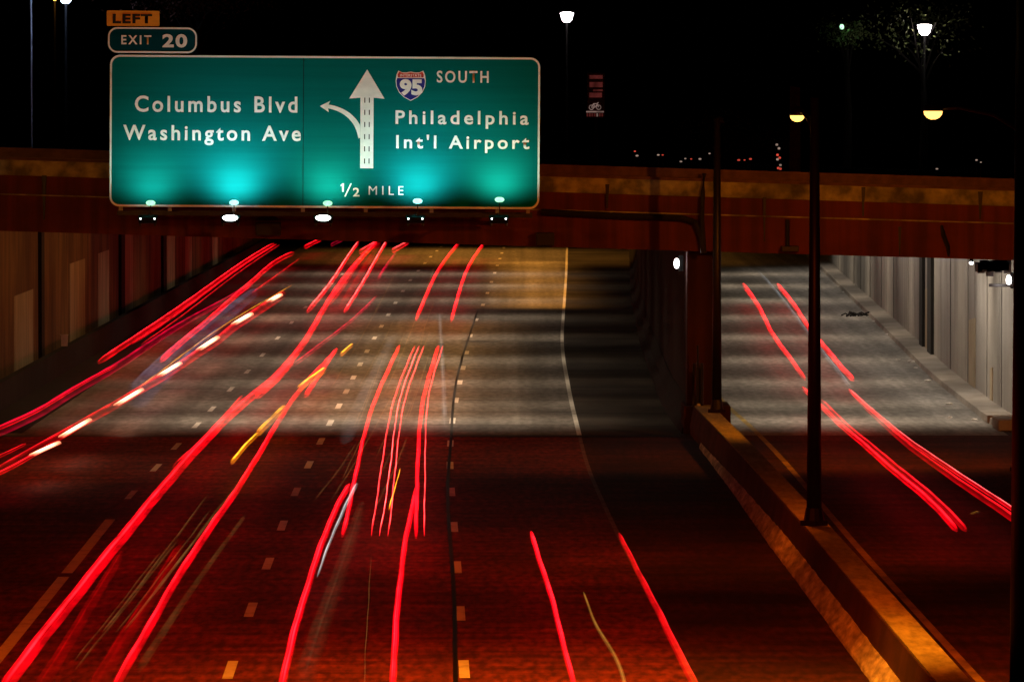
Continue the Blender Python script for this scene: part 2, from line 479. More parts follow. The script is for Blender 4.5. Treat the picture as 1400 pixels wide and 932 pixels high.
for x in np.arange(-14, 14, 3.5):       # inner beams run away from the portal
    mb = MB(); mb.box(x - .25, x + .25, D_CAP + .65, D_END - .55, zb(x) + .35, zb(x) + .69)
    mb.build('beam', M['soffit'], ov, loc=(0, -D_CAP, 0))
# conduit along the fascia, its drop, and hanging boxes
mb = MB()
pts = [aty(740, 290, 183.85), aty(850, 296, 183.85), aty(930, 298, 183.85), aty(950, 304, 183.85), aty(958, 322, 183.85), aty(962, 346, 183.85)]
mb.tube(pts, .09, 8)
mb.tube([aty(963, 237, 183.8), aty(961, 262, 183.8), aty(960, 300, 183.8), aty(963, 346, 183.8)], .06, 8)
mb.build('conduit', M['conduit'], ov, loc=(0, -D_CAP, 0))
for (x0, y0, x1, y1) in ((733, 318, 758, 336), (1068, 336, 1092, 344), (350, 304, 384, 322)):
    a, b = aty(x0, y1, 183.8), aty(x1, y0, 183.8)
    mb = MB(); mb.box(a.x, b.x, 183.6, 183.95, a.z, b.z)
    mb.build('junction_box', M['conduit'], ov, loc=(0, -D_CAP, 0), bevel=.02)
for (x0, y0, x1, y1) in ((1077, 300, 1077, 336),):
    mb = MB(); mb.tube([aty(x0, y0, 183.85), aty(x1, y1, 183.85)], .05, 8)
    mb.build('drop_pipe', M['conduit'], ov, loc=(0, -D_CAP, 0))
mb = MB(); mb.tube([aty(1287, 308, 183.94), aty(1290, 322, 183.94), aty(1296, 338, 183.94), aty(1297, 350, 183.94)], [.04, .07, .06, .03], 8)
mb.build('stain', M['conduit'], ov, loc=(0, -D_CAP, 0))
for px, w_, y0, y1 in ((1180, .05, 256, 296), (1045, .04, 270, 330), (830, .05, 252, 285), (60, .06, 240, 300), (1230, .04, 310, 350), (1340, .06, 262, 300)):
    a = aty(px, y0, D_CAP - .05); b = aty(px, y1, D_CAP - .05)
    mb = MB(); mb.hexa([(a.x - w_ * .3, D_CAP - .046, b.z), (a.x + w_ * .3, D_CAP - .046, b.z), (a.x + w_ * .3, D_CAP - .03, b.z), (a.x - w_ * .3, D_CAP - .03, b.z),
                        (a.x - w_, D_CAP - .046, a.z), (a.x + w_ * 1.3, D_CAP - .046, a.z), (a.x + w_ * 1.3, D_CAP - .03, a.z), (a.x - w_, D_CAP - .03, a.z)])
    mb.build('stain', M['conduit'], ov, loc=(0, -D_CAP, 0))
mb = MB(); mb.box(XL, XR, D_END - .5, D_END, -.01, 6.6)
o = mb.build('end_wall', M['near_black'], ov, loc=(0, -D_CAP, 0))
# wing walls that carry the overpass ends
wl = MB(); wl.box(WALL_L - 8, WALL_L - .05, D_CAP + .05, D_CAP + 1.2, 0, 5.6)
tag(wl.build('abutment', M['pier']), 'dark concrete abutment left of the covered section', 'abutment')
xw = L_kerb(D_CAP) + .95
wr = MB(); wr.box(xw, xw + 12, D_CAP + .65, D_CAP + 1.4, 0, 4.75)
tag(wr.build('abutment', M['pier']), 'dark concrete abutment right of the covered section', 'abutment')

# ------------------------------------------------------------------ left wall inside
lw = empty('retaining_wall', (WALL_L, 300, 0))
tag(lw, 'stained reddish retaining wall with buff patches of painted-in lamplight along the left lanes', 'wall')
mb = MB(); mb.box(WALL_L - .6, WALL_L, D_CAP + 1.22, D_END - .55, 0, 6.3)
mb.build('wall_face', M['wall_left'], lw, loc=(-WALL_L, -300, 0))
def ondx(px, py, X):
    u, w = ray(px, py); d = X / u
    return Vector((X, d, CAMZ + w * d))
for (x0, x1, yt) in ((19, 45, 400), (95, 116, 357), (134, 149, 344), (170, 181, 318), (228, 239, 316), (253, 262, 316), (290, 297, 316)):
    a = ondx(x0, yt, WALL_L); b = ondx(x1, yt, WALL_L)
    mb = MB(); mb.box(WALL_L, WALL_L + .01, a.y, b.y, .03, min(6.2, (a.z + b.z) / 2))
    mb.build('lit_patch', M['patch'], lw, loc=(-WALL_L, -300, 0))  # lit area of the wall put on as a coloured patch
for (x0, x1, yt) in ((52, 56, 340), (162, 167, 322), (220, 224, 322)):
    a = ondx(x0, yt, WALL_L); b = ondx(x1, yt, WALL_L)
    mb = MB(); mb.box(WALL_L, WALL_L + .12, a.y, b.y, .03, 6.2)
    mb.build('pilaster', M['near_black'], lw, loc=(-WALL_L, -300, 0))
mb = MB(); mb.sweep([(0, 0), (.05, .35), (.18, .85), (.4, .85), (.4, 0)], [(WALL_L + .9 - .55, d) for d in rng_d(D_CAP + 1.3, D_END - .6, 8)])
mb.sweep([(0, .0), (0, .02), (1.6, .016), (1.6, 0)], [(WALL_L + .75, d) for d in rng_d(D_CAP + 1.3, D_END - .6, 8)])  # thin sheet painting the barrier's shadow onto the road
lb = mb.build('safety_barrier', M['near_black'])
tag(lb, 'black low barrier with a painted shadow strip at the foot of the left wall', 'barrier')
p = onz(120, 462, .85)
mb = MB(); mb.box(-.11, .11, -.06, .06, 0, .36); mb.box(-.13, .13, -.08, .08, .36, .40)
c = mb.build('marker_box', M['box_white'], loc=(WALL_L + .9 - .3, p.y - 8, .85), bevel=.01)
tag(c, 'small white marker box standing on the black barrier by the left wall', 'box')

# ------------------------------------------------------------------ divider inside the cover and pier at its end
dv = MB()
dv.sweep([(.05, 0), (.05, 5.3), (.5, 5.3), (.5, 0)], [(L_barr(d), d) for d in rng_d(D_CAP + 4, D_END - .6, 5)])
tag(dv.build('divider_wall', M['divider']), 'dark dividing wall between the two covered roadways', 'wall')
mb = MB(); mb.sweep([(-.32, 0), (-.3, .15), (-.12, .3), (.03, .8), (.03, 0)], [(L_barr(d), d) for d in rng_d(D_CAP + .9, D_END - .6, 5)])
tag(mb.build('safety_barrier', M['near_black']), 'black curving barrier at the foot of the dividing wall', 'barrier')
a, b = aty(939, 540, D_CAP + 1), aty(976, 345, D_CAP + 1)
pr = empty('bridge_pier', ((a.x + b.x) / 2, D_CAP + 1.6, 0))
tag(pr, 'reddish concrete pier under the overpass at the end of the dividing wall', 'pier')
mb = MB(); mb.box(a.x, b.x, D_CAP + .65, D_CAP + 2.6, .8, 5.75); mb.build('shaft', M['pier'], pr, loc=(-pr.location.x, -pr.location.y, 0), bevel=.03)
mb = MB(); mb.box(a.x - .1, b.x + .45, D_CAP + .3, D_CAP + 3.2, 0, .797); mb.build('footing', M['pier'], pr, loc=(-pr.location.x, -pr.location.y, 0), bevel=.03)
# little extinguisher-like post in front of the pier
p = aty(955, 538, D_CAP - 1)
sp = empty('standpipe', (p.x, D_CAP - .2, .8))
tag(sp, 'dark standpipe with a valve in front of the reddish pier', 'standpipe')
mb = MB(); mb.tube([(0, 0, 0), (0, 0, 1.1)], .06); mb.tube([(0, 0, 1.1), (0, 0, 1.7)], .03); mb.build('riser', M['conduit'], sp)
mb = MB(); mb.tube([(-.11, 0, .0), (-.11, 0, 1.2), (.11, 0, 1.2), (.11, 0, .0)], .05); mb.build('hoop', M['conduit'], sp)
mb = MB(); mb.blob((.02, -.08, .05), .06, .06, .05); mb.build('valve', M['litter'], sp)

# ------------------------------------------------------------------ right wall inside
rw = empty('retaining_wall', (L_kerb(270) + .8, 270, 0))
tag(rw, 'pale grey precast panel wall with vertical seams beside the right roadway', 'wall')
back = lambda p: (-rw.location.x, -rw.location.y, 0)
def wx(d): return L_kerb(d) + .78
mb = MB(); seam = MB()
ds = [D_CAP + 1.45]
while ds[-1] < D_END - 6: ds.append(ds[-1] + random.choice([5.2, 6.4, 6.4, 7.6]))
for i in range(len(ds) - 1):
    d0, d1 = ds[i] + .06, ds[i + 1] - .06
    off = random.uniform(-.005, .005)
    n = 3
    for k in range(n):
        e0 = d0 + (d1 - d0) * k / n; e1 = d0 + (d1 - d0) * (k + 1) / n
        mb.hexa([(wx(e0) + off, e0, .17), (wx(e0) + .4, e0, .17), (wx(e1) + .4, e1, .17), (wx(e1) + off, e1, .17),
                 (wx(e0) + off, e0, 5.6), (wx(e0) + .4, e0, 5.6), (wx(e1) + .4, e1, 5.6), (wx(e1) + off, e1, 5.6)])
mb.build('panel', M['wall_right'], rw, loc=back(0))
seam.sweep([(.2, .17), (.6, .17), (.6, 5.5), (.2, 5.5)], [(wx(d), d) for d in rng_d(D_CAP + 1.5, D_END - 1, 6)])
seam.build('backing', M['wall_seam'], rw, loc=back(0))
def wall_at(px, py):
    d = 230.0
    for _ in range(30):
        u, w = ray(px, py); d = d + .6 * (wx(d) / u - d)
    return d
for px in (1168, 1177, 1190, 1205, 1222, 1242, 1300, 1324, 1350, 1370):
    d0 = wall_at(px, 400)
    mb = MB(); mb.box(wx(d0) - .02, wx(d0) + .03, d0 - .08, d0 + .08, .19, 5.4)
    mb.build('joint_strip', M['seam_soft'], rw, loc=back(0))
for px0, px1 in ((1261, 1265), (1272, 1277)):
    d1, d0 = wall_at(px0, 400), wall_at(px1, 400)
    mb = MB(); mb.hexa([(wx(d0) - .12, d0, .17), (wx(d0) + .1, d0, .17), (wx(d1) + .1, d1, .17), (wx(d1) - .12, d1, .17),
                        (wx(d0) - .12, d0, 5.5), (wx(d0) + .1, d0, 5.5), (wx(d1) + .1, d1, 5.5), (wx(d1) - .12, d1, 5.5)])
    mb.build('pilaster', M['wall_seam'], rw, loc=back(0))
for px0, px1, z1 in ((1266, 1271, 2.5), (1326, 1334, 2.4), (1355, 1358, 1.2)):
    d1, d0 = wall_at(px0, 400), wall_at(px1, 400)
    mb = MB(); mb.hexa([(wx(d0) - .035, d0, .19), (wx(d0), d0, .19), (wx(d1), d1, .19), (wx(d1) - .035, d1, .19),
                        (wx(d0) - .035, d0, z1), (wx(d0), d0, z1), (wx(d1), d1, z1 * .93), (wx(d1) - .035, d1, z1 * .93)])
    mb.build('buff_patch', M['buff'], rw, loc=back(0))
# kerb blocks at the near end of the pavement
for dd, h, lab in ((187.5, .32, 'taller pale kerb block nearest the camera at the foot of the grey wall'), (192, .24, 'lower pale kerb block behind the taller one at the foot of the grey wall')):
    mb = MB(); mb.box(L_kerb(dd) - .06, L_kerb(dd) + .74, dd - 1.2, dd + 1.2, .0, h)
    tag(mb.build('kerb_block', M['kerb'], bevel=.03), lab, 'kerb block')

# ------------------------------------------------------------------ wall lamps visible inside
def wall_lamp(p, label, side):
    r = empty('wall_lamp', p); tag(r, label, 'lamp', None)
    mb = MB(); mb.box(-.07, .07, -.05, .09, -.22, .22); mb.build('backplate', M['black'], r, loc=(side * .12, .05, 0))
    mb = MB(); mb.blob((0, -.06, 0), .075, .075, .15, 12); mb.build('globe', M['lens_white'], r, smooth=True)
    lamp('lamp_light', 'POINT', (p[0] - side * .25, p[1] - .3, p[2]), (1, .93, .88), 22, r, shadow_soft_size=.08)
    return r
wall_lamp(aty(925, 360, D_CAP + 2), 'white wall lamp glowing in the dark gap left of the reddish pier', 1)
p = aty(1379, 383, D_CAP + 1)
wall_lamp(p, 'white wall lamp glowing at the near end of the grey panel wall', 1)
mb = MB(); a, b = aty(1352, 392, D_CAP + 1), aty(1379, 388, D_CAP + 1)
mb.box(a.x, b.x + .3, D_CAP + .9, D_CAP + 1.1, a.z, b.z)
for i in range(14):
    q = aty(1338 + i * 3, 362 + random.uniform(0, 5), D_CAP + 1); mb.box(q.x - .1, q.x + .1, D_CAP + .8, D_CAP + 1.1, q.z - random.uniform(.02, .25), q.z + .15)
tag(mb.build('cable_tray', M['conduit']), 'black bracket and ragged cable tray above the lamp on the grey wall', 'cable tray')
p = aty(1328, 359.5, D_CAP + .5)
r = empty('spot_lamp', p); tag(r, 'tiny warm spot lamp tucked under the girder above the grey wall', 'lamp')
mb = MB(); mb.blob((0, 0, 0), .06, .06, .045, 10); mb.build('bulb', M['lens_white'], r, smooth=True)
mb = MB(); mb.box(-.05, .05, -.03, .12, .03, .12); mb.build('holder', M['black'], r)

# lamps under the deck in cross rows (they themselves sit above the girder's lower edge)
rows = [192.5, 203, 219, 238.5, 262, 287, 312, 337, 361]
for i, d in enumerate(rows):
    sp = R(108) if i == 0 else R(150)
    for X, w in ((L_dashM(d) - 2.5, .95), (L_dashR(d) + .2, 1.0)):
        lamp('unseen_ceiling_lamp', 'AREA', (X, d, zb(X) + .3), (1, .76, .52), P_TUNNEL * w, ov, (X, d, 0), shape='RECTANGLE', size=4.0, size_y=1.6, spread=sp)
    X = (L_barr(d) + L_kerb(d)) / 2 + .6
    lamp('unseen_ceiling_lamp', 'AREA', (X, d, zb(X) + .3), (1, .79, .57), P_TUNNEL * 1.15, ov, (X, d, 0), shape='RECTANGLE', size=5.5, size_y=1.6, spread=sp)
    X = L_kerb(d) - 1.2        # unseen lamps added to brighten the pale wall
    lamp('unseen_ceiling_lamp', 'AREA', (X, d + 3, zb(X) + .3), (1, .85, .70), P_TUNNEL * (1.25 if i > 1 else .8), ov, (X + 2.6, d + 3, 1.2), shape='RECTANGLE', size=.3, size_y=22 if i > 1 else 8, spread=R(170 if i > 1 else 120))
for X, d, w, sx in ((-6.5, 275, 1.7, 9), (9.5, 275, 1.4, 6)):  # unseen fill strips added to soften the bands between rows
    lamp('unseen_ceiling_lamp', 'AREA', (X, d, zb(X) + .3), (1, .76, .52), P_TUNNEL * w, ov, (X, d, 0), shape='RECTANGLE', size=sx, size_y=150, spread=R(80))
# sodium lamps further in; unseen ones added to warm left wall and middle lane
for d, X, w, sx, sy, sp in ((345, 1.3, 9.0, 1.8, 90, 66), (405, -2, 11.0, 12, 40, 140), (400, 8, 4.0, 5, 40, 140),
                    (222, -13.4, 1.6, .5, 60, 150), (238, -3.4, 5.5, .8, 90, 84)):
    lamp('unseen_ceiling_lamp', 'AREA', (X, d, zb(X) + .3), (1, .40, .06) if d > 300 else (1, .42, .08), P_TUNNEL * w, ov, (X if X > -9 else -16, d, 0 if X > -9 else 1.0), shape='RECTANGLE', size=sx, size_y=sy, spread=R(sp))

# ------------------------------------------------------------------ median barrier (open part)
mbr = empty('median_barrier', (L_barr(120), 120, 0))
tag(mbr, 'concrete median barrier with a scuffed pale toe between the two roads', 'barrier')
off = (-mbr.location.x, -120, 0)
pathb = [(L_barr(d), d) for d in rng_d(40, D_CAP + .28, 3)]
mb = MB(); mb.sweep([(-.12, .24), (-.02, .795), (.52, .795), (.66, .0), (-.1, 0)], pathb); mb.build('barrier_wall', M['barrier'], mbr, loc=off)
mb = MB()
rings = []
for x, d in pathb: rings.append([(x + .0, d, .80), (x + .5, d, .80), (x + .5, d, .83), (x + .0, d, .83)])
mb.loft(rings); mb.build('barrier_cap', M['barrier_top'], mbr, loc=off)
mb = MB(); rings = []
for d in rng_d(40, 177, .7):
    x = L_barr(d); fade = max(0.0, min(1.0, (178 - d) / 40)) * .85 + .15
    j = random.uniform(-.008, .008); k = random.uniform(-.012, .012)
    rings.append([(x - .13, d, 0), (x - .12 - .24 * fade + j, d, 0.0), (x - .12 - .22 * fade + j, d, .05), (x - .125, d, .10 + .22 * fade + k), (x - .09, d, .10 + .2 * fade + k)])
mb.loft(rings); mb.build('barrier_toe', M['toe'], mbr, loc=off)

# ------------------------------------------------------------------ street lamps
def street_lamp(base, height, r0, r1, arm, head_w, label, lit, power=0.0, group=None, aim=None, col=(1, .12, .001), cone=174):
    r = empty('street_lamp', base); tag(r, label, 'street lamp', group)
    mb = MB(); mb.tube([(0, 0, 0), (0, 0, height * .5), (0, 0, height)], [r0, (r0 + r1) / 2, r1], 14)
    mb.build('pole', M['pole'], r, smooth=True)
    mb = MB(); mb.tube([(0, 0, 0), (0, 0, .10)], r0 * 1.75, 4); mb.tube([(0, 0, .10), (0, 0, .35)], [r0 * 1.35, r0 * 1.05], 12)
    mb.build('base_plate', M['pole'], r)
    ax, ay, az = arm
    mb = MB(); mb.tube([(0, 0, az - .5), (ax * .3, ay * .3, az - .1), (ax * .7, ay * .7, az + .08), (ax, ay, az + .06)], [.05, .045, .04, .035], 8)
    mb.build('arm', M['pole'], r, smooth=True)
    w = head_w
    hm = MB()
    hm.loft([[(ax + w * .5 * s * math.cos(q), ay + w * .95 * s * math.sin(q), az + zz) for q in [2 * math.pi * j / 16 for j in range(16)]]
             for s, zz in ((1.0, .0), (1.04, .04), (.85, .12), (.4, .17))])
    h = hm.build('lamp_head', M['pole'], r, smooth=True)
    if lit:
        lm = MB(); lm.loft([[(ax + w * .5 * s * math.cos(q), ay + w * .9 * s * math.sin(q), az + zz) for q in [2 * math.pi * j / 16 for j in range(16)]]
                            for s, zz in ((.96, -.002), (.9, -w * .18), (.62, -w * .34), (.25, -w * .42))])
        g = lm.build('lens', M['lens_na'], h, smooth=True)
        p = Vector(base) + Vector((ax, ay - .1, az - w * .5))
        lamp('lamp_light', 'SPOT', p, col, power, r, aim or (p.x, p.y, 0), spot_size=R(cone), spot_blend=1.0, shadow_soft_size=.12)
    return r
p1 = onz(1113, 718, .83)
hd = aty(1090, 158, p1.y + 1.5)
street_lamp(p1, hd.z - .83 + .35, .155, .085, (hd.x - p1.x, 1.5, hd.z - .83), .30,
            'dark street lamp on the median barrier with its sodium head lit', True, P_SODIUM * .30, aim=(hd.x - 3, p1.y + 8, 0))
p2 = onz(980, 564, .83); tp2 = aty(982, 162, p2.y)
street_lamp(p2, tp2.z - .83, .135, .09, (.1, 1.6, tp2.z - .95), .3, 'unlit dark lamp post on the median barrier in front of the pier', False)
D3 = 96.0
p3 = Vector(((1383 - 700) / FPX * D3 + .24, D3, 0))
lamp3 = street_lamp(p3, 12.6, .26, .17, (-3.6, 3.0, 12.3), .32, 'thick dark lamp post cut off by the right edge of the photo', True, P_SODIUM * 2.6, aim=(-4.5, D3 + 22, 0), col=(1, .105, .002), cone=176)
hx = p3.x - 3.6
lamp('lamp_light', 'SPOT', (hx - .3, D3 + 3.2, 12.1), (1, .42, .02), P_SODIUM * 1.5, lamp3, (1.4, 102.5, 0), spot_size=R(74), spot_blend=1.0, shadow_soft_size=.12)  # headless spot added for the orange pool on the near road
D4 = 166.0
p4 = Vector(((1394 - 700) / FPX * D4, D4, 0)); h4 = aty(1275, 152, D4)
street_lamp(p4, 9.6, .13, .08, (h4.x - p4.x, -.2, h4.z), .49, 'street lamp with its sodium head shining right of centre above the overpass', True, P_SODIUM * .8, aim=(h4.x - 3, D4 + 14, 3), col=(1, .25, .01))
street_lamp(Vector((-18.5, 160, 0)), 9.6, .13, .08, (1.8, .2, 9.2), .45, 'street lamp on the left verge beyond the left edge of the photo', True, P_SODIUM * .5, aim=(-14, 182, 5), col=(1, .40, .05))

# ------------------------------------------------------------------ the big sign
DS = 181.6
SC = FPX / DS
SX, SY = 443.5, 283.5        # pixel of the sign's bottom centre
sroot = aty(SX, SY, DS)
sg = empty('highway_sign', sroot)
sg.rotation_euler = (0, R(.38), 0)
tag(sg, 'large green highway sign with exit arrow and white lettering above the left road', 'highway sign')
def U(px): return (px - SX) / SC
def V(py): return (SY - py) / SC
def rrect(x0, x1, y0, y1, r, n=8):
    pts = []
    for cx, cy, a0 in ((x1 - r, y1 - r, 0), (x0 + r, y1 - r, 90), (x0 + r, y0 + r, 180), (x1 - r, y0 + r, 270)):
        for i in range(n + 1):
            a = R(a0 + 90 * i / n); pts.append((cx + r * math.cos(a), cy + r * math.sin(a)))
    return pts
def plate(name, pts, yf, th, m, parent, mats=None):
    """flat plate with outline pts (x,z), front face at y=yf, thickness th"""
    mb = MB(); n = len(pts)
    fr = [(x, yf, z) for x, z in pts]; bk = [(x, yf + th, z) for x, z in pts]
    ar = sum(pts[i][0] * pts[(i + 1) % n][1] - pts[(i + 1) % n][0] * pts[i][1] for i in range(n))
    if ar < 0: fr.reverse(); bk.reverse()
    mb.poly(fr); mb.poly(bk[::-1])
    for i in range(n):
        j = (i + 1) % n; mb.quad(fr[j], fr[i], bk[i], bk[j])
    return mb.build(name, m, parent)
def ring(name, outer, inner, yf, th, m, parent):
    mb = MB(); n = len(outer)
    for i in range(n):
        j = (i + 1) % n
        a, b, c, d = outer[i], outer[j], inner[j], inner[i]
        mb.quad((a[0], yf, a[1]), (b[0], yf, b[1]), (c[0], yf, c[1]), (d[0], yf, d[1]))
        mb.quad((a[0], yf, a[1]), (a[0], yf + th, a[1]), (b[0], yf + th, b[1]), (b[0], yf, b[1]))
        mb.quad((d[0], yf, d[1]), (c[0], yf, c[1]), (c[0], yf + th, c[1]), (d[0], yf + th, d[1]))
    return mb.build(name, m, parent)
def text(name, s, x0, x1, y0, y1, yf, m, parent, bold=.021, space=1.0):
    cu = bpy.data.curves.new(name, 'FONT'); cu.body = s; cu.size = 1.0; cu.offset = bold; cu.space_character = space
    cu.resolution_u = 4
    t = bpy.data.objects.new(name, cu); COL.objects.link(t)
    bpy.context.view_layer.update()
    me = bpy.data.meshes.new_from_object(t.evaluated_get(bpy.context.evaluated_depsgraph_get()))
    bpy.data.objects.remove(t)
    co = np.empty(len(me.vertices) * 3); me.vertices.foreach_get('co', co); co = co.reshape(-1, 3)
    mn, mx = co.min(0), co.max(0)
    X = U(x0) + (co[:, 0] - mn[0]) / (mx[0] - mn[0]) * (U(x1) - U(x0))
    Z = V(y1) + (co[:, 1] - mn[1]) / (mx[1] - mn[1]) * (V(y0) - V(y1))
    new = np.stack([X, np.full_like(X, yf), Z], 1)
    me.vertices.foreach_set('co', new.ravel())
    me.update(); me.materials.clear(); me.materials.append(m)
    o = bpy.data.objects.new(name, me); COL.objects.link(o); o.parent = parent
    return o
YF = -.05
# two panels butted at the seam
oL = rrect(U(149.5), U(414), V(283.5), V(77.5), .24)
def clipx(pts, x0, x1):
    return [(min(max(x, x0), x1), z) for x, z in pts]
full = rrect(U(149.5), U(737.5), V(284.5), V(77), .27)
plate('sign_panel', clipx(full, -99, U(413.6)), YF, .05, M['sign_green'], sg)
plate('sign_panel', clipx(full, U(414.6), 99), YF, .05, M['sign_green'], sg)
mb = MB(); mb.box(U(413.6), U(414.6), YF + .02, YF + .05, V(284), V(78)); mb.build('panel_joint', M['sign_black'], sg)
ring('border', rrect(U(149.8), U(737.2), V(284.2), V(77.3), .27), rrect(U(152.4), U(734.6), V(281.4), V(80), .22), YF - .006, .005, M['sign_white'], sg)
text('lettering', 'Columbus Blvd', 184, 406, 132.5, 155, YF - .006, M['sign_white'], sg, space=1.3)
text('lettering', 'Washington Ave', 168, 411, 172.5, 200, YF - .006, M['sign_white'], sg, space=1.3)
text('lettering', 'SOUTH', 596, 667, 96, 112.5, YF - .006, M['sign_white'], sg, space=1.3)
text('lettering', 'Philadelphia', 540, 722, 150.5, 175, YF - .006, M['sign_white'], sg, space=1.36)
text('lettering', "Int'l Airport", 541, 723, 183.5, 208, YF - .006, M['sign_white'], sg, space=1.34)
plate('lettering', [(U(x), V(y)) for x, y in ((467.6, 262), (470, 262), (470, 250.6), (468.2, 250.6), (465.6, 253), (465.6, 254.8), (467.6, 253.9))], YF - .006, .005, M['sign_white'], sg)
text('lettering', '2', 482.5, 491.5, 256.5, 268.5, YF - .006, M['sign_white'], sg)
plate('slash', [(U(470.6), V(268.5)), (U(472.6), V(268.5)), (U(481), V(250.5)), (U(479), V(250.5))], YF - .006, .005, M['sign_white'], sg)
text('lettering', 'MILE', 504, 551.5, 254, 266, YF - .006, M['sign_white'], sg, bold=.0, space=1.5)
# arrows
arrow = [(501, 95), (525, 135), (510, 133.5), (510, 230), (492, 230), (492, 133.5), (476.5, 135)]
big = plate('through_arrow', [(U(x), V(y)) for x, y in arrow], YF - .006, .005, M['sign_white'], sg)
mb = MB()
for cx in (498, 504.2):
    for k in range(6):
        y0 = 133.5 + k * 16.6; mb.box(U(cx - .7), U(cx + .7), YF - .009, YF - .0065, V(y0 + 7), V(y0))
mb.build('lane_dashes', M['sign_black'], big)
out, inn = [], []
P0, P1, P2, P3 = (446, 145.5), (466, 148), (489, 160), (493.5, 189)
for i in range(15):
    t = i / 14
    x = (1-t)**3*P0[0]+3*(1-t)**2*t*P1[0]+3*(1-t)*t*t*P2[0]+t**3*P3[0]
    y = (1-t)**3*P0[1]+3*(1-t)**2*t*P1[1]+3*(1-t)*t*t*P2[1]+t**3*P3[1]
    dx = 3*(1-t)**2*(P1[0]-P0[0])+6*(1-t)*t*(P2[0]-P1[0])+3*t*t*(P3[0]-P2[0])
    dy = 3*(1-t)**2*(P1[1]-P0[1])+6*(1-t)*t*(P2[1]-P1[1])+3*t*t*(P3[1]-P2[1])
    q = math.hypot(dx, dy); w = 2.5 + 1.6 * t
    out.append((x + dy / q * w, y - dx / q * w)); inn.append((x - dy / q * w, y + dx / q * w))
for pl in (out, inn):
    for i in range(len(pl)): pl[i] = (min(pl[i][0], 491.8), pl[i][1])
mb = MB()
for i in range(14):
    a, b, c, d = out[i], out[i + 1], inn[i + 1], inn[i]
    mb.quad(*[(U(q[0]), YF - .006, V(q[1])) for q in (d, c, b, a)])
mb.poly([(U(x), YF - .006, V(y)) for x, y in ((436.5, 145.5), (449, 153.8), (447.3, 145.8), (451, 138))])
mb.build('exit_arrow', M['sign_white'], sg)
# route shield
def shield(k, dy=0):
    cx = 560.5
    P = [(0, 97.5), (6, 98.8), (12, 98.6), (17, 96.2), (19.5, 102), (20.6, 110), (19.8, 118), (16, 126), (9.5, 132.5), (0, 137.5)]
    r_ = [(cx + x * k, 115 + (y - 115) * k) for x, y in P]
    l_ = [(cx - x * k, 115 + (y - 115) * k) for x, y in P[1:-1]][::-1]
    return r_ + l_
sh = plate('route_shield', [(U(x), V(y)) for x, y in shield(1.0)], YF - .006, .005, M['sign_white'], sg)
blue = [(x, y) for x, y in shield(.95)]
bl = [(x, max(y, 106.5)) for x, y in blue]; rd = [(x, min(y, 105.5)) for x, y in blue]
def dedupe(p):
    o = []
    for q in p:
        if not o or math.hypot(q[0] - o[-1][0], q[1] - o[-1][1]) > .05: o.append(q)
    return o
plate('shield_field', [(U(x), V(y)) for x, y in dedupe(bl)], YF - .009, .0025, M['shield_blue'], sh)
rdp = [(x, y) for x, y in blue if y < 105.5]
xs = sorted(p for p, y in rdp)
plate('shield_band', [(U(x), V(y)) for x, y in [(543, 105.5), (542.6, 101.5), (544.8, 97.8), (549.4, 99.9), (555, 100), (560.5, 98.8), (566, 100), (571.6, 99.9), (576.2, 97.8), (578.4, 101.5), (578, 105.5)]], YF - .009, .0025, M['shield_red'], sh)
text('lettering', 'INTERSTATE', 546, 575, 100.8, 104.6, YF - .0115, M['sign_white'], sh, bold=.02, space=1.1)
text('lettering', '95', 545.5, 576.5, 107.8, 130.5, YF - .0115, M['sign_white'], sh, bold=.05)
# exit plaque and amber plaque
plate('exit_plaque', rrect(U(146), U(269), V(75.2), V(39), .26), YF + .002, .04, M['sign_plaque'], sg)
ring('plaque_border', rrect(U(146.8), U(268.3), V(74.6), V(39.5), .26), rrect(U(149), U(266), V(72.2), V(41.9), .21), YF - .004, .005, M['sign_white'], sg)
text('lettering', 'EXIT', 165, 206, 50.5, 63, YF - .004, M['sign_white'], sg, space=1.36)
text('lettering', '20', 221, 255, 48.5, 67, YF - .004, M['sign_white'], sg, bold=.035, space=1.15)
am = plate('left_plaque', rrect(U(145), U(217), V(38), V(17), .03), YF + .004, .04, M['sign_orange'], sg)
text('lettering', 'LEFT', 153, 207, 21.5, 34.5, YF - .002, M['sign_black'], am, bold=.045, space=1.15)
# supports behind
for px in (165, 232, 320, 414, 500, 590, 680, 722):
    mb = MB(); mb.box(U(px) - .05, U(px) + .05, 0, .12, V(290), V(82)); mb.box(U(px) - .04, U(px) + .04, .12, DS and 2.3, V(262), V(258)); mb.box(U(px) - .04, U(px) + .04, .12, 2.3, V(240), V(237))
    mb.build('support_beam', M['alu'], sg)
mb = MB(); mb.box(U(160), U(728), -.02, .1, V(296), V(291)); mb.box(U(160), U(728), .5, .58, V(293), V(289))
mb.build('lamp_rail', M['steel'], sg)

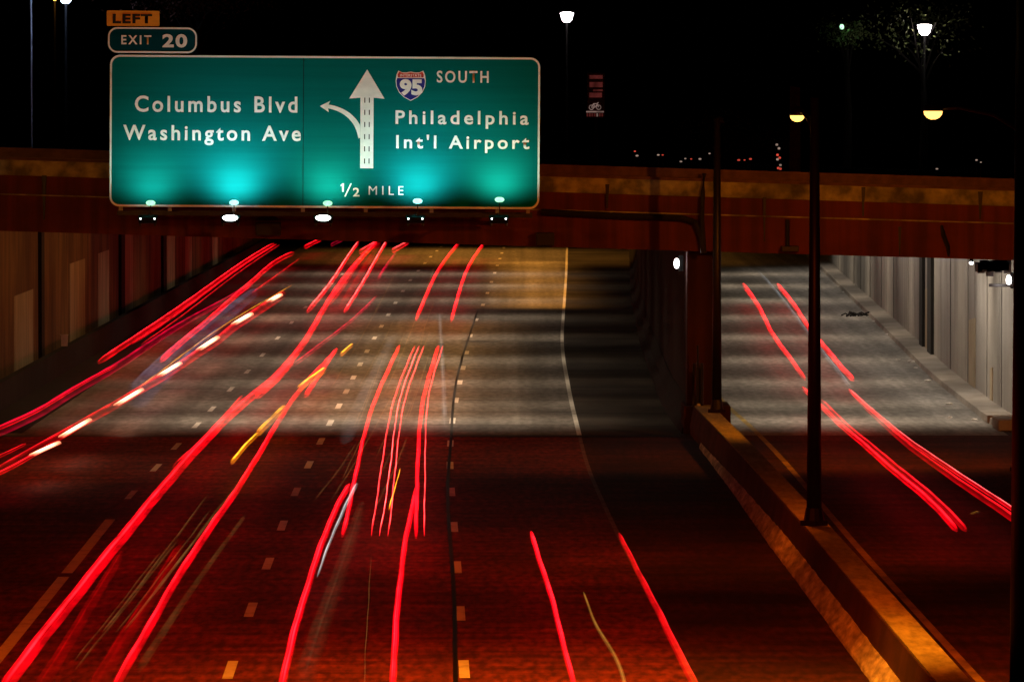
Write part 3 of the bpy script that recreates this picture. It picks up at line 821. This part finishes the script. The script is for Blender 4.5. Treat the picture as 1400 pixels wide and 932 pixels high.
# sign lamps
def sign_lamp(px, col, power, lens, hot, label):
    p = aty(px, 299, DS - 1.2)
    r = empty('sign_lamp', p); tag(r, label, 'sign lamp', 'lamps along the foot of the green sign')
    mb = MB(); mb.hexa([(-.24, -.10, -.12), (.24, -.10, -.12), (.24, .24, -.14), (-.24, .24, -.14), (-.27, -.12, .03), (.27, -.12, .03), (.27, .26, .10), (-.27, .26, .10)])
    h = mb.build('housing', M['black'], r, bevel=.02)
    mb = MB(); mb.tube([(0, .24, -.05), (0, .8, .02), (0, 1.16, .12)], .03, 8); mb.build('bracket', M['steel'], r)
    mb = MB(); mb.tube([(-.2, -.02, -.1), (-.2, -.02, -.2)], .035, 8); mb.tube([(.2, -.02, -.1), (.2, -.02, -.2)], .035, 8); mb.build('hinge', M['steel'], r)
    if lens:
        mb = MB(); mb.blob((0, -.10, .02), .215, .06, .085, 16); mb.build('lens', lens, h, smooth=True)
    else:
        for s in (-1, 1):
            mb = MB(); mb.blob((s * .19, -.13, .0), .022, .02, .022, 8); mb.build('glint_bead', M['lens_cyan'], h, smooth=True)  # glowing bead standing in for a glint on the dark housing
    q = aty(px + hot[0], hot[1], DS - 1.0)
    mb = MB(); mb.blob((q.x - p.x, q.y - p.y, q.z - p.z), .13, .07, .075, 14); mb.build('hot_spot', M['tip_cyan' if col[2] > .9 else 'tip_green'], r, smooth=True)  # glowing blob added for the hot spot at the sign's foot
    lamp('lamp_light', 'SPOT', (q.x, q.y + .02, q.z + .12), col, power, r, (q.x, DS - .1, q.z + 1.5), spot_size=R(154), spot_blend=1.0, shadow_soft_size=.05)
    mb = MB(); mb.tube([(q.x - p.x, q.y - p.y, q.z - p.z - .07), (q.x - p.x, q.y - p.y, -.05)], .018, 6); mb.build('stem', M['steel'], r)  # stem made up to carry the glowing blob
sign_lamp(202, (.6, 1, .86), P_SIGN * .75, None, (4, 277.5), 'unlit looking sign lamp housing leftmost under the green sign')
sign_lamp(315, (.55, .97, 1), P_SIGN * 1.6, M['lens_cyan'], (5, 277), 'brightest white oval sign lamp under the lettering left of the panel joint')
sign_lamp(442, (.62, 1, .76), P_SIGN * .9, M['lens_green'], (6, 278), 'greenish white oval sign lamp just right of the panel joint')
sign_lamp(568, (.55, .97, 1), P_SIGN * 1.3, None, (3, 275), 'dark sign lamp housing below the right of the word MILE')
sign_lamp(682, (.62, 1, .74), P_SIGN * .9, None, (1, 273), 'dark sign lamp housing nearest the right end of the green sign')

# ------------------------------------------------------------------ light trails left by the traffic
def cat(pts, n=10):
    p = [Vector(q) for q in pts]
    if len(p) == 2: return [p[0].lerp(p[1], i / 12) for i in range(13)]
    e = [p[0] * 2 - p[1]] + p + [p[-1] * 2 - p[-2]]
    out = []
    for i in range(1, len(e) - 2):
        for k in range(n):
            t = k / n
            a, b, c, d = e[i - 1], e[i], e[i + 1], e[i + 2]
            out.append(.5 * ((2 * b) + (c - a) * t + (2 * a - 5 * b + 4 * c - d) * t * t + (3 * b - a - 3 * c + d) * t ** 3))
    out.append(p[-1])
    return out
def tg(name, col, k, hot=None, var=.45): return trail_glow(name, col, k, var, hot)
RED = tg('tail_red', (1, .0, .006), E_TRAIL, (1, .012, .02))
REDH = tg('tail_red_hot', (1, .004, .012), E_TRAIL * 1.1, (1, .13, .12))
REDD = tg('tail_red_dim', (.9, .0, .003), E_TRAIL * .13)
REDM = tg('tail_red_mid', (1, .0, .006), E_TRAIL * .5, (1, .012, .018))
PINK = tg('tail_pink', (1, .0, .045), E_TRAIL * .3)
AMB = tg('signal_amber', (1, .22, .10), 3.0, (1, .5, .3), .1)
YEL = tg('signal_yellow', (1, .25, .004), 1.5, (1, .6, .03))
YELD = tg('lamp_yellow_dim', (1, .45, .06), .32)
WHT = tg('lamp_white', (.85, .85, .85), .62)
GRY = tg('lamp_grey', (.6, .66, .72), .22)
GHB = tg('ghost_blue', (.5, .6, 1), .12)
GHW = tg('ghost_white', (.9, .85, .8), .07)
GLD = tg('faint_gold', (1, .5, .12), .075)
G1 = 'light trails on the left road'; G2 = 'light trails on the right road'
def streak(name, c, rad, m, parent=None, loc=None, k=32, flat=False):
    """rod of light: brightest along its crown, fainter down its flanks, in fine strands"""
    mb = MB(); mb.tube(c, rad, k)
    o = mb.build(name, m, parent, smooth=True, loc=loc)
    at = o.data.attributes.new('strand', 'FLOAT', 'POINT')
    st = []
    for j in range(k):
        q = 2 * math.pi * j / k
        up = math.sin(q)              # +1 on top of the rod
        u_ = max(0.0, up)
        if flat:
            st.append(min(1.0, u_ * 2.2)); continue
        st.append(u_ ** 6 * random.choice((.3, .55, .95, 1.35)) + .12 * u_ ** 2 * random.choice((.5, 1, 1.4)) + .30 * max(0.0, -up) ** 3)
    n = len(c)
    vals = []
    for i in range(n):
        e = min(1.0, .35 + .65 * min(i, n - 1 - i) / 2.0)
        vals += [x * e for x in st]
    at.data.foreach_set('value', vals)
    return o
def trail(pts, w, m, label, group=G1, z=.75, wob=.006, name='light_trail'):
    P = [onz(x, y, z) for x, y in pts]
    c = cat([tuple(p) for p in P])
    for _ in range(2):
        src = [p.copy() for p in c]
        for i in range(1, len(c) - 1):
            h = min(5, i, len(c) - 1 - i)
            c[i] = sum((src[j] for j in range(i - h, i + h + 1)), Vector()) / (2 * h + 1)
    n = len(c); ph = random.uniform(0, 6)
    if not hasattr(w, '__len__'): w = (w, w)
    rad = []
    acc = 0.0
    d0, d1 = c[0].y, c[-1].y
    for i, p in enumerate(c):
        if i: acc += (c[i] - c[i - 1]).length
        f = (1 / d0 - 1 / p.y) / (1 / d0 - 1 / d1)
        rad.append(max(.008, (w[0] * (1 - f) + w[1] * f) * p.y / FPX / 2 * 1.12) * (1 + .02 * math.sin(acc * .9 + ph)))
        p.x += wob * math.sin(acc * .35 + ph) + wob * .6 * math.sin(acc * .9 + ph * 2)
    rad[0] *= .6; rad[-1] *= .6
    o = streak(name, c, rad, m)
    return tag(o, label, 'light trail', group)

T = trail
T([(135, 495), (200, 452), (265, 408), (330, 360), (374, 334)], (7, 4.5), RED, 'thick red light trail nearest the left wall')
T([(181, 470), (240, 432), (300, 386), (345, 354), (378, 334)], (2, 1.5), RED, 'thin red light trail just right of the thick one by the left wall')
T([(193, 471), (255, 428), (310, 384), (350, 356), (382, 335)], (1.6, 1.3), REDM, 'faintest thin red light trail in the leftmost lane')
T([(-8, 592), (60, 562), (102, 532), (167, 499), (231, 451), (307, 412), (345, 388)], (13, 5), PINK, 'long crimson light trail running out at the left edge of the photo')
T([(-8, 588), (60, 558), (102, 529), (160, 499)], (5, 3), RED, 'bright red edge of the long crimson trail at the left edge of the photo')
T([(220, 493), (251, 465), (279, 443), (307, 418), (329, 398), (350, 381), (374, 358), (401, 346)], (7, 5), RED, 'red light trail left of the flashing amber dashes')
T([(345, 400), (372, 381), (390, 368), (409, 354)], (2, 1.5), REDM, 'short thin red trail above the start of the amber dashes')
# flashing trail
ft = empty('light_trail', onz(200, 520, .75)); tag(ft, 'red trail with a row of amber dashes crossing the left lanes', 'light trail', G1)
base = [(-8, 646), (45, 616), (85, 594), (124, 572), (160, 552), (195, 531), (219, 517), (247, 499), (272, 482), (298, 465), (320, 447), (344, 431), (368, 415), (386, 403)]
c = cat([tuple(onz(x, y, .75)) for x, y in base], 6)
inv = tuple(-q for q in ft.location)
streak('red_streak', c, [11 * p.y / FPX / 2 for p in c], REDM, ft, inv)
for a, b in (((368, 413), (384, 404)), ((320, 444), (344, 430)), ((272, 479), (298, 462)), ((219, 514), (247, 497)), ((160, 554), (195, 533)), ((85, 597), (124, 574)), ((45, 622), (82, 605))):
    A, B = onz(*a, .82), onz(*b, .82)
    A.y -= .5; B.y -= .5
    streak('amber_flash', [A.lerp(B, i / 8) for i in range(9)], [7.6 * A.lerp(B, i / 8).y / FPX / 2 for i in range(9)], AMB, ft, inv, flat=True)
T([(190, 530), (230, 500), (290, 455), (340, 424), (399, 390)], (1.6, 1.2), YEL, 'hair thin yellow trail riding along the top of the amber dashes')
T([(-8, 650), (30, 632), (72, 606)], (5, 4), RED, 'short red trail under the amber dashes at the left edge')
T([(-8, 627), (35, 607)], (4, 3), RED, 'short bright red trail above the amber dashes at the left edge')
T([(237, 639), (278, 602), (305, 572), (331, 542)], (7, 5), REDM, 'short red trail forking left off the long trail')
T([(2, 944), (80, 842), (153, 752), (210, 682), (260, 623), (325, 556), (366, 526), (389, 502), (423, 460), (446, 414), (483, 363), (516, 331)], (18, 5), RED, 'long thick red trail from the bottom left corner to the tunnel')
T([(52, 944), (110, 850), (166, 756)], (18, 10), REDD, 'dull red trail beside the long thick trail in the bottom left corner')
T([(154, 944), (222, 824), (269, 746), (324, 671), (362, 607), (399, 546), (430, 510), (461, 478)], (13, 4.5), RED, 'long red trail passing beside the yellow signal streaks')
T([(126, 944), (185, 850), (247, 748)], (22, 13), REDD, 'broad dull red trail at the bottom with a blunt top end')
T([(316, 633), (334, 611), (352, 593)], (6, 5), YEL, 'lower yellow signal streak between two red trails')
T([(352, 593), (372, 573), (389, 556)], (8, 7), YEL, 'middle yellow signal streak between two red trails')
T([(408, 532), (426, 518), (444, 505)], (8, 7), YEL, 'upper long yellow signal streak crossing a red trail')
T([(466, 485), (474, 478), (482, 471)], (5, 4), YEL, 'smallest yellow signal streak at the upper end of a red trail')
T([(417, 541), (438, 511), (460, 477)], (7, 4), RED, 'short red trail right of the upper yellow streak')
T([(351, 542), (380, 517), (400, 494)], (9, 7), RED, 'short blunt red trail merging with the long trail left of the yellow streaks')
T([(420, 426), (454, 386), (471, 357), (490, 331)], (6, 4), REDH, 'bright red trail with a pale core in the second lane near the tunnel')
T([(448, 415), (470, 390), (487, 360), (505, 341), (512, 331)], (8, 5), REDM, 'wide soft red trail between two bright trails near the tunnel')
T([(471, 426), (494, 391), (517, 349), (528, 331)], (5, 4), REDH, 'bright thin red trail right of the wide soft one near the tunnel')
T([(466, 420), (484, 390), (506, 352), (520, 333)], (10, 5), REDD, 'dark red haze like trail beside the bright thin one')
T([(492, 345), (503, 338), (515, 331)], (6, 4), REDH, 'short bright red trail at the lip of the tunnel in the second lane')
T([(537, 343), (548, 337), (558, 331)], (6, 4.5), REDH, 'short bright red trail highest in the middle lane')
T([(517, 381), (528, 363), (541, 346)], (4, 3), PINK, 'short crimson trail below the highest one in the middle lane')
T([(400, 500), (449, 463), (483, 437), (515, 405)], (5, 3), PINK, 'crimson trail drifting right across the lane below the tunnel')
T([(417, 338), (428, 332), (438, 328)], (5, 4), RED, 'tiny red trail at the top of the leftmost lane')
T([(453, 335), (461, 331), (468, 328)], (4, 3), PINK, 'tiny crimson trail at the top of the second lane')
T([(568.6, 437), (586, 397), (600, 366), (627, 333)], (5.5, 4), RED, 'left of the two red trails in the third lane near the tunnel')
T([(617, 438.6), (628.6, 397), (640, 363), (661, 334)], (5.5, 4), RED, 'right of the two red trails in the third lane near the tunnel')
T([(468.6, 732), (481.7, 672), (493.7, 612), (507.5, 559), (525.7, 517), (546, 473)], (7, 5), RED, 'red trail left of the three parallel thin trails')
T([(507.7, 732), (521.6, 640), (533.6, 560), (550, 514), (567, 473)], 2.6, REDH, 'first from left of three parallel thin red trails')
T([(519, 732), (534.4, 640), (541.6, 560), (557, 514), (573, 473)], 2.6, REDH, 'middle one of three parallel thin red trails')
T([(530.8, 732), (540.8, 640), (548.8, 560), (564, 514), (579.5, 473)], 2.6, REDH, 'rightmost of three parallel thin red trails')
T([(568.7, 734), (570.7, 640), (575, 559), (587, 514), (599.4, 474)], (6.5, 6), RED, 'red trail right of the three parallel thin trails')
T([(579.5, 732), (581.5, 640), (582, 560), (592, 514), (605.7, 473)], 2.6, REDH, 'thin red trail hugging the right trail of the middle lane')
T([(383, 944), (406, 847), (430, 771.6), (453.8, 703.7), (477.7, 663)], (12, 7), RED, 'thick red trail at the bottom beside the thin white streak')
T([(536, 944), (543.6, 819.5), (555.6, 727.7), (570.7, 664.6)], (11, 7), RED, 'thick red trail at the bottom centre running into the thin trails')
T([(433.8, 787.5), (453.8, 731.7), (470, 695), (487.7, 661.8)], (3, 5), WHT, 'thin white streak beside a thick red trail')
T([(532, 697), (541, 662), (547.5, 640)], (2.5, 1.5), YEL, 'little orange streak at the rightmost of the thin trails')
T([(726, 728), (742, 778), (759.9, 835.4), (786, 944)], (7, 9), RED, 'straight red trail alone in the right lane at the bottom')
T([(845.7, 730), (870, 775), (899.6, 835.4), (955, 944)], (6, 12), REDM, 'red trail along the right edge line at the bottom')
T([(797.8, 809.5), (810, 842), (823.8, 871.4), (843.7, 899.3), (856, 944)], (3, 7), YELD, 'dull yellow crooked streak between two red trails at the bottom')
T([(1016, 389), (1040.3, 422), (1052, 452), (1070.3, 476), (1100.4, 518)], 5.5, RED, 'left upper red trail on the pale right road', G2)
T([(1062.8, 389), (1088.4, 419), (1104.9, 449), (1124.4, 470), (1145.4, 497), (1166.5, 519)], (5, 6.5), RED, 'right upper red trail on the pale right road', G2)
T([(1097.4, 530), (1124.4, 557), (1148.5, 581), (1171.7, 599), (1219.6, 643), (1275.5, 687), (1307.4, 724)], (5, 8), RED, 'left lower red trail ending in the dark of the right road', G2)
T([(1124, 548), (1159.7, 584), (1200, 616), (1240, 650), (1287.4, 688), (1320, 724)], (5, 8), REDM, 'softer red twin beside the left lower trail on the right road', G2)
T([(1160.5, 533), (1191.6, 560), (1239.5, 600), (1299.4, 640), (1379, 692), (1420, 720)], (4, 5), REDH, 'bright right lower red trail running behind the tall lamp post', G2)
T([(1166, 538), (1191.6, 564), (1239.5, 608), (1299.4, 650), (1379, 704), (1420, 732)], (5, 10), REDM, 'softer red twin below the right lower trail on the right road', G2)
T([(1037, 371), (1070, 407), (1106, 458), (1145.4, 506), (1163.5, 530)], (2.5, 5), GRY, 'faint grey streak between the two upper red trails', G2)
T([(1327, 702), (1332, 701), (1335, 699), (1338, 700)], 2, YELD, 'tiny crooked yellow squiggle in the dark right road', G2, wob=.0)

# faint streaks of passing bodies and chrome
T([(185, 545), (235, 490), (290, 445), (350, 398)], (34, 12), GHB, 'soft bluish streak between the crimson trail and the amber dashes', wob=0)
T([(225, 520), (262, 480), (300, 449)], (10, 5), GHB, 'short brighter bluish streak left of the amber dashes', wob=0)
T([(608, 585), (606, 520), (603, 470), (601, 430)], (10, 5), GHW, 'soft whitish upright streak left of the black tar seam', wob=0)
T([(470, 600), (505, 530), (538, 462)], (22, 12), GHW, 'broad pale smear left of the red trail of the middle lane', wob=0)
gold = 'hair thin faint golden streak among its like over the lit middle lanes'
for k in range(16):
    x0 = random.uniform(425, 560); x1 = x0 + random.uniform(70, 110) * (1.1 - (x0 - 425) / 220)
    y0 = random.uniform(520, 700); y1 = y0 - random.uniform(60, 190)
    f = (y0 - y1) / 160
    T([(x0, y0), (x0 + (x1 - x0) * .55 * f, (y0 + y1) / 2), (x0 + (x1 - x0) * f, y1)], random.uniform(1.2, 2.4), GLD, gold, 'faint golden streaks over the middle lanes')
left_gold = 'hair thin faint golden streak among its like between the two long trails at lower left'
for k in range(8):
    o_ = random.uniform(-20, 30)
    t0 = random.uniform(0, .35); t1 = t0 + random.uniform(.3, .6)
    f = lambda t: (95 + o_ + 250 * t, 925 - 300 * t - 25 * t * t)
    T([f(t0), f((t0 + t1) / 2), f(t1)], random.uniform(1.2, 3), GLD, left_gold, 'faint golden streaks at lower left')
T([(190, 915), (245, 830), (300, 752), (335, 705)], (11, 4), GLD, 'broad faint golden streak between the two long trails at lower left', wob=0)
T([(498, 944), (502, 840), (508, 760)], 1.5, GLD, 'dotted looking faint golden line left of the bottom centre trail')
T([(415, 932), (440, 850), (470, 770), (495, 690)], (30, 14), tg('ghost_gold', (1, .5, .2), .025), 'broad faint golden smear right of the thick bottom trail', wob=0)

# ------------------------------------------------------------------ litter in the right gutter
LP = [(1148, 392), (1152, 400), (1214, 458), (1228, 492), (1246, 495), (1252, 503), (1268, 521), (1298, 553), (1299, 571), (1333, 574), (1180, 418), (1196, 440)]
for i, (x, y) in enumerate(LP):
    p = onz(x, y, .0)
    mb = MB(); s = random.uniform(.06, .13)
    pts = []
    k = 7
    rings = []
    for zz, sc_ in ((0.0, .8), (.3, 1.0), (.7, .6)):
        rings.append([(s * sc_ * random.uniform(.6, 1.3) * 1.4 * math.cos(q), s * sc_ * random.uniform(.6, 1.4) * 1.5 * math.sin(q), s * zz * random.uniform(.7, 1.1)) for q in [2 * math.pi * j / k for j in range(k)]])
    mb.loft(rings)
    tag(mb.build('paper_scrap', M['litter'], loc=(p.x, p.y, .002)), 'scrap of pale litter lying in the gutter of the right road', 'paper scrap', 'litter in the right gutter')
p = onz(1172, 432)
dbr = MB()
for i in range(12):
    a = random.uniform(0, 6.3); rr = random.uniform(0, .5)
    x, y = rr * math.cos(a) * 1.1, rr * math.sin(a) * 2.0
    L_ = random.uniform(.15, .4); b = random.uniform(0, 3.1)
    dbr.tube([(x - L_ * math.cos(b), y - L_ * math.sin(b), .03), (x, y, random.uniform(.06, .2)), (x + L_ * math.cos(b), y + L_ * math.sin(b), .03)], random.uniform(.02, .045), 5)
tag(dbr.build('debris_pile', [M['near_black']], loc=(p.x, p.y, .0)), 'tangle of dark debris near the right kerb inside the covered road', 'debris')

# ------------------------------------------------------------------ things on top of the covered section
def deckz(x): return zb(x) + 1.5
def park_lamp(px, py, d, w, lens, col, power, label, shape='lantern'):
    hp = aty(px, py, d); r = empty('park_lamp', (hp.x, d, deckz(hp.x))); tag(r, label, 'street lamp')
    h = hp.z - deckz(hp.x)
    mb = MB(); mb.tube([(0, 0, 0), (0, 0, .6), (0, 0, h - w * .3)], [.11, .07, .05], 10); mb.build('pole', M['black'], r, smooth=True)
    mb = MB(); mb.loft([[(w * s * math.cos(q), w * s * math.sin(q), h + zz * w) for q in [2 * math.pi * j / 12 for j in range(12)]] for s, zz in ((.2, -.42), (.36, -.25), (.5, .25), (.3, .32))])
    mb.build('lantern', lens, r, smooth=True)
    mb = MB(); mb.loft([[(w * s * math.cos(q), w * s * math.sin(q), h + zz * w) for q in [2 * math.pi * j / 12 for j in range(12)]] for s, zz in ((.62, .33), (.4, .5), (.08, .62))])
    mb.build('cap', M['black'], r)
    lamp('lamp_light', 'POINT', (hp.x, d - w, hp.z), col, power, r, shadow_soft_size=.15)
park_lamp(775, 23, 300, .62, M['lens_pink'], (1, .8, .75), 20, 'white lantern lamp high above the overpass in the middle of the sky')
park_lamp(1264, 40, 300, .66, M['lens_pink'], (1, .84, .72), 55, 'white lantern lamp shining among tree leaves at the upper right')
park_lamp(90, -3, 280, .6, M['lens_blue'], (.45, .6, 1), 110, 'bluish lamp at the top edge above the left end of the sign')
park_lamp(75, -1, 320, .22, M['lens_na'], (1, .4, .05), 30, 'tiny orange lamp beside the bluish lamp at the top edge')
p = aty(43, 60, 281); t = aty(42, -25, 281)
mb = MB(); mb.tube([(p.x, 281, deckz(p.x)), (p.x, 281, p.z), (t.x, 281, t.z)], .035, 8)
tag(mb.build('flagpole', M['box_white']), 'slim pale pole lit blue at the upper left', 'pole')

def tree(px, py, d, cw, ch, leafm, label, n=2600, leaf=.16):
    c = aty(px, py, d); zb_ = deckz(c.x)
    r = empty('tree', (c.x, d, zb_)); tag(r, label, 'tree')
    h = c.z - zb_
    mb = MB(); mb.tube([(0, 0, 0), (.08, 0, h * .4), (.0, .1, h * .75), (.1, 0, h + ch * .4)], [.22, .16, .11, .03], 9)
    tips = []
    for k in range(11):
        a = random.uniform(0, 6.28); z0 = h * random.uniform(.55, .95)
        tip = (cw * random.uniform(.4, .95) * math.cos(a), cw * random.uniform(.4, .95) * math.sin(a), h + ch * random.uniform(-.55, .8))
        tips.append(tip)
        mb.tube([(.03, .03, z0), (tip[0] * .5, tip[1] * .5, (z0 + tip[2]) / 2 + .2), tip], [.07, .045, .015], 6)
    mb.build('trunk', M['bark'], r)
    mb = MB()
    for k in range(n):
        t = random.choice(tips); s = cw * .34
        q = Vector((t[0] + random.gauss(0, s), t[1] + random.gauss(0, s), t[2] + random.gauss(0, ch * .26)))
        a = Vector((random.gauss(0, 1), random.gauss(0, 1), random.gauss(0, 1))).normalized()
        b = a.orthogonal().normalized(); L_ = leaf * random.uniform(.5, 1.2)
        mb.quad(q - a * L_ * .5, q + b * L_ * .28, q + a * L_ * .5, q - b * L_ * .28)
    mb.build('crown', leafm, r)
tree(1262, 48, 301.5, 2.6, 1.5, M['leaf'], 'tree whose leaves surround the white lantern at the upper right', 620, .2)
tree(1158, 42, 302, 1.0, .9, M['leaf'], 'small dark tree left of the lantern lit tree at the upper right', 600)
tree(270, -6, 281, 2.6, 1.2, M['leaf_rust'], 'rust leaved tree at the top edge behind the amber plaque')
tree(1010, 190, 330, 2.2, 1.2, M['leaf'], 'low dark bushy tree on the overpass between the lamp posts', 1600)
for (px, py, k, col) in ((1152, 36, 40, (.35, 1, .5)), (262, 4, 16, (1, .25, .15))):
    q = aty(px, py, 300.6 if k == 40 else 279.5)
# green lamp in the small tree
q = aty(1151, 37, 300.8)
g = empty('lantern', q); tag(g, 'greenish lantern glowing inside the small dark tree', 'lantern')
mb = MB(); mb.blob((0, 0, 0), .10, .08, .13, 10); mb.build('glass', glow('green_glass', (.5, 1, .6), 1.6, .2), g, smooth=True)
mb = MB(); mb.tube([(0, 0, .13), (0, 0, .3)], .02, 6); mb.blob((0, 0, .14), .08, .08, .03, 8); mb.build('hanger', M['black'], g)
lamp('lamp_light', 'POINT', (q.x, q.y - .4, q.z), (.4, 1, .5), 8, g, shadow_soft_size=.1)

# vertical illuminated sign with panels
b0 = aty(815, 160, 262)
ps = empty('pylon_sign', (b0.x, 262, deckz(b0.x))); tag(ps, 'dim red stacked panel sign with a bicycle symbol above the overpass', 'sign')
inv = tuple(-q for q in ps.location)
def pan(name, x0, x1, y0, y1, m, dy=0.0, th=.08):
    a, b = aty(x0, y1, 262 + dy), aty(x1, y0, 262 + dy)
    mb = MB(); mb.box(a.x, b.x, 262 + dy, 262 + dy + th, a.z, b.z); return mb.build(name, m, ps, loc=inv)
pan('board', 803, 827, 100, 161, M['panel_dark'], .1, .15)
pan('lit_panel', 806, 824, 103, 108, M['red_neon'])
pan('lit_panel', 806, 824, 112.5, 119.5, M['red_neon'])
pan('lit_panel', 811, 824, 122.5, 125, M['red_neon'])
pan('lit_panel', 805.5, 823, 127, 133.5, M['red_neon'])
pan('lit_strip', 801.5, 825.5, 152, 154, M['pale_neon'])
for k in range(7): pan('lit_bar', 802 + k * 3.4, 804 + k * 3.4, 155, 159.5, M['red_neon'] if k != 4 else M['pale_neon'])
mb = MB()
def circ(cx, cy, r): 
    pts = [aty(cx + r * math.cos(2 * math.pi * i / 16), cy + r * math.sin(2 * math.pi * i / 16), 262) for i in range(17)]
    mb.tube(pts, .018, 5)
circ(808.5, 147, 3); circ(818.5, 147, 3)
for a, b in (((808.5, 147), (811.5, 142)), ((811.5, 142), (817, 142)), ((817, 142), (813.5, 147)), ((813.5, 147), (811.5, 142)), ((813.5, 147), (808.5, 147)), ((818.5, 147), (816.5, 141)), ((816.5, 141), (818.5, 140.5))):
    mb.tube([aty(*a, 262), aty(*b, 262)], .018, 5)
mb.build('bicycle_symbol', M['pale_neon'], ps, loc=inv)
mb = MB(); mb.box(-.08, .08, .12, .22, -.0, aty(815, 160, 262).z - deckz(b0.x)); mb.build('post', M['black'], ps)

# low lights on the deck and a lit mast
for i, (x, y, s, mm) in enumerate(((871, 213, 1.0, 'white_dot'), (868, 207, .7, 'red_dot'), (900, 212, .9, 'white_dot'), (906, 212, .7, 'red_dot'), (931, 221, .9, 'white_dot'), (937, 217, .7, 'white_dot'),
                                 (945, 217.5, .7, 'red_dot'), (957, 217.5, 1.0, 'white_dot'), (970, 210, .7, 'white_dot'), (1010, 219, 1.0, 'red_dot'), (1018, 219, .7, 'red_dot'), (1026, 217.5, 1.0, 'red_dot'),
                                 (1281, 231, .9, 'white_dot'), (1335, 219, .8, 'white_dot'), (1341, 222, .6, 'white_dot'))):
    d = 196.0
    p = aty(x, y, d)
    r = empty('deck_light', (p.x, d, deckz(p.x))); tag(r, 'tiny %s light glinting low above the overpass parapet' % ('red' if mm == 'red_dot' else 'pale'), 'light', 'tiny %s lights above the parapet' % ('red' if mm == 'red_dot' else 'pale'))
    hh = max(.1, p.z - deckz(p.x))
    mb = MB(); mb.blob((0, 0, hh), .045 * s, .03, .03 * s, 8); mb.build('bulb', M[mm], r)
    mb = MB(); mb.tube([(0, .03, 0), (0, .03, hh)], .012, 6); mb.build('stake', M['black'], r)
p = aty(1065, 200, 200)
ms = empty('lit_mast', (p.x, 200, deckz(p.x))); tag(ms, 'slim mast strung with red and white lights above the parapet', 'mast')
hh = p.z - deckz(p.x)
mb = MB(); mb.tube([(0, 0, 0), (0, 0, hh)], .02, 6); mb.tube([(-.06, 0, 0), (0, 0, hh)], .01, 5); mb.tube([(.06, 0, 0), (0, 0, hh)], .01, 5); mb.build('mast', M['black'], ms)
for x, y, mm in ((1062, 198, 'white_dot'), (1065, 203, 'white_dot'), (1063, 212, 'red_dot'), (1066, 216, 'red_dot'), (1063, 218, 'white_dot'), (1067, 226, 'white_dot'), (1064, 230, 'red_dot'), (1067, 231, 'red_dot')):
    q = aty(x, y, 199.9); mb = MB(); mb.blob((q.x - p.x, -.1, q.z - deckz(p.x)), .04, .03, .04, 8); mb.build('bulb', M[mm], ms)
# narrow masonry shaft behind the lit lamp head
a, b = aty(1079, 152, 230), aty(1095, 118, 230)
mb = MB(); mb.hexa([(a.x, 230, deckz(a.x)), (b.x, 230, deckz(a.x)), (b.x, 230.4, deckz(a.x)), (a.x, 230.4, deckz(a.x)), (a.x + .04, 230, b.z), (b.x - .03, 230, b.z - .05), (b.x - .03, 230.4, b.z - .05), (a.x + .04, 230.4, b.z)])
tag(mb.build('chimney', M['brick']), 'narrow reddish masonry shaft rising behind the lit median lamp', 'chimney')
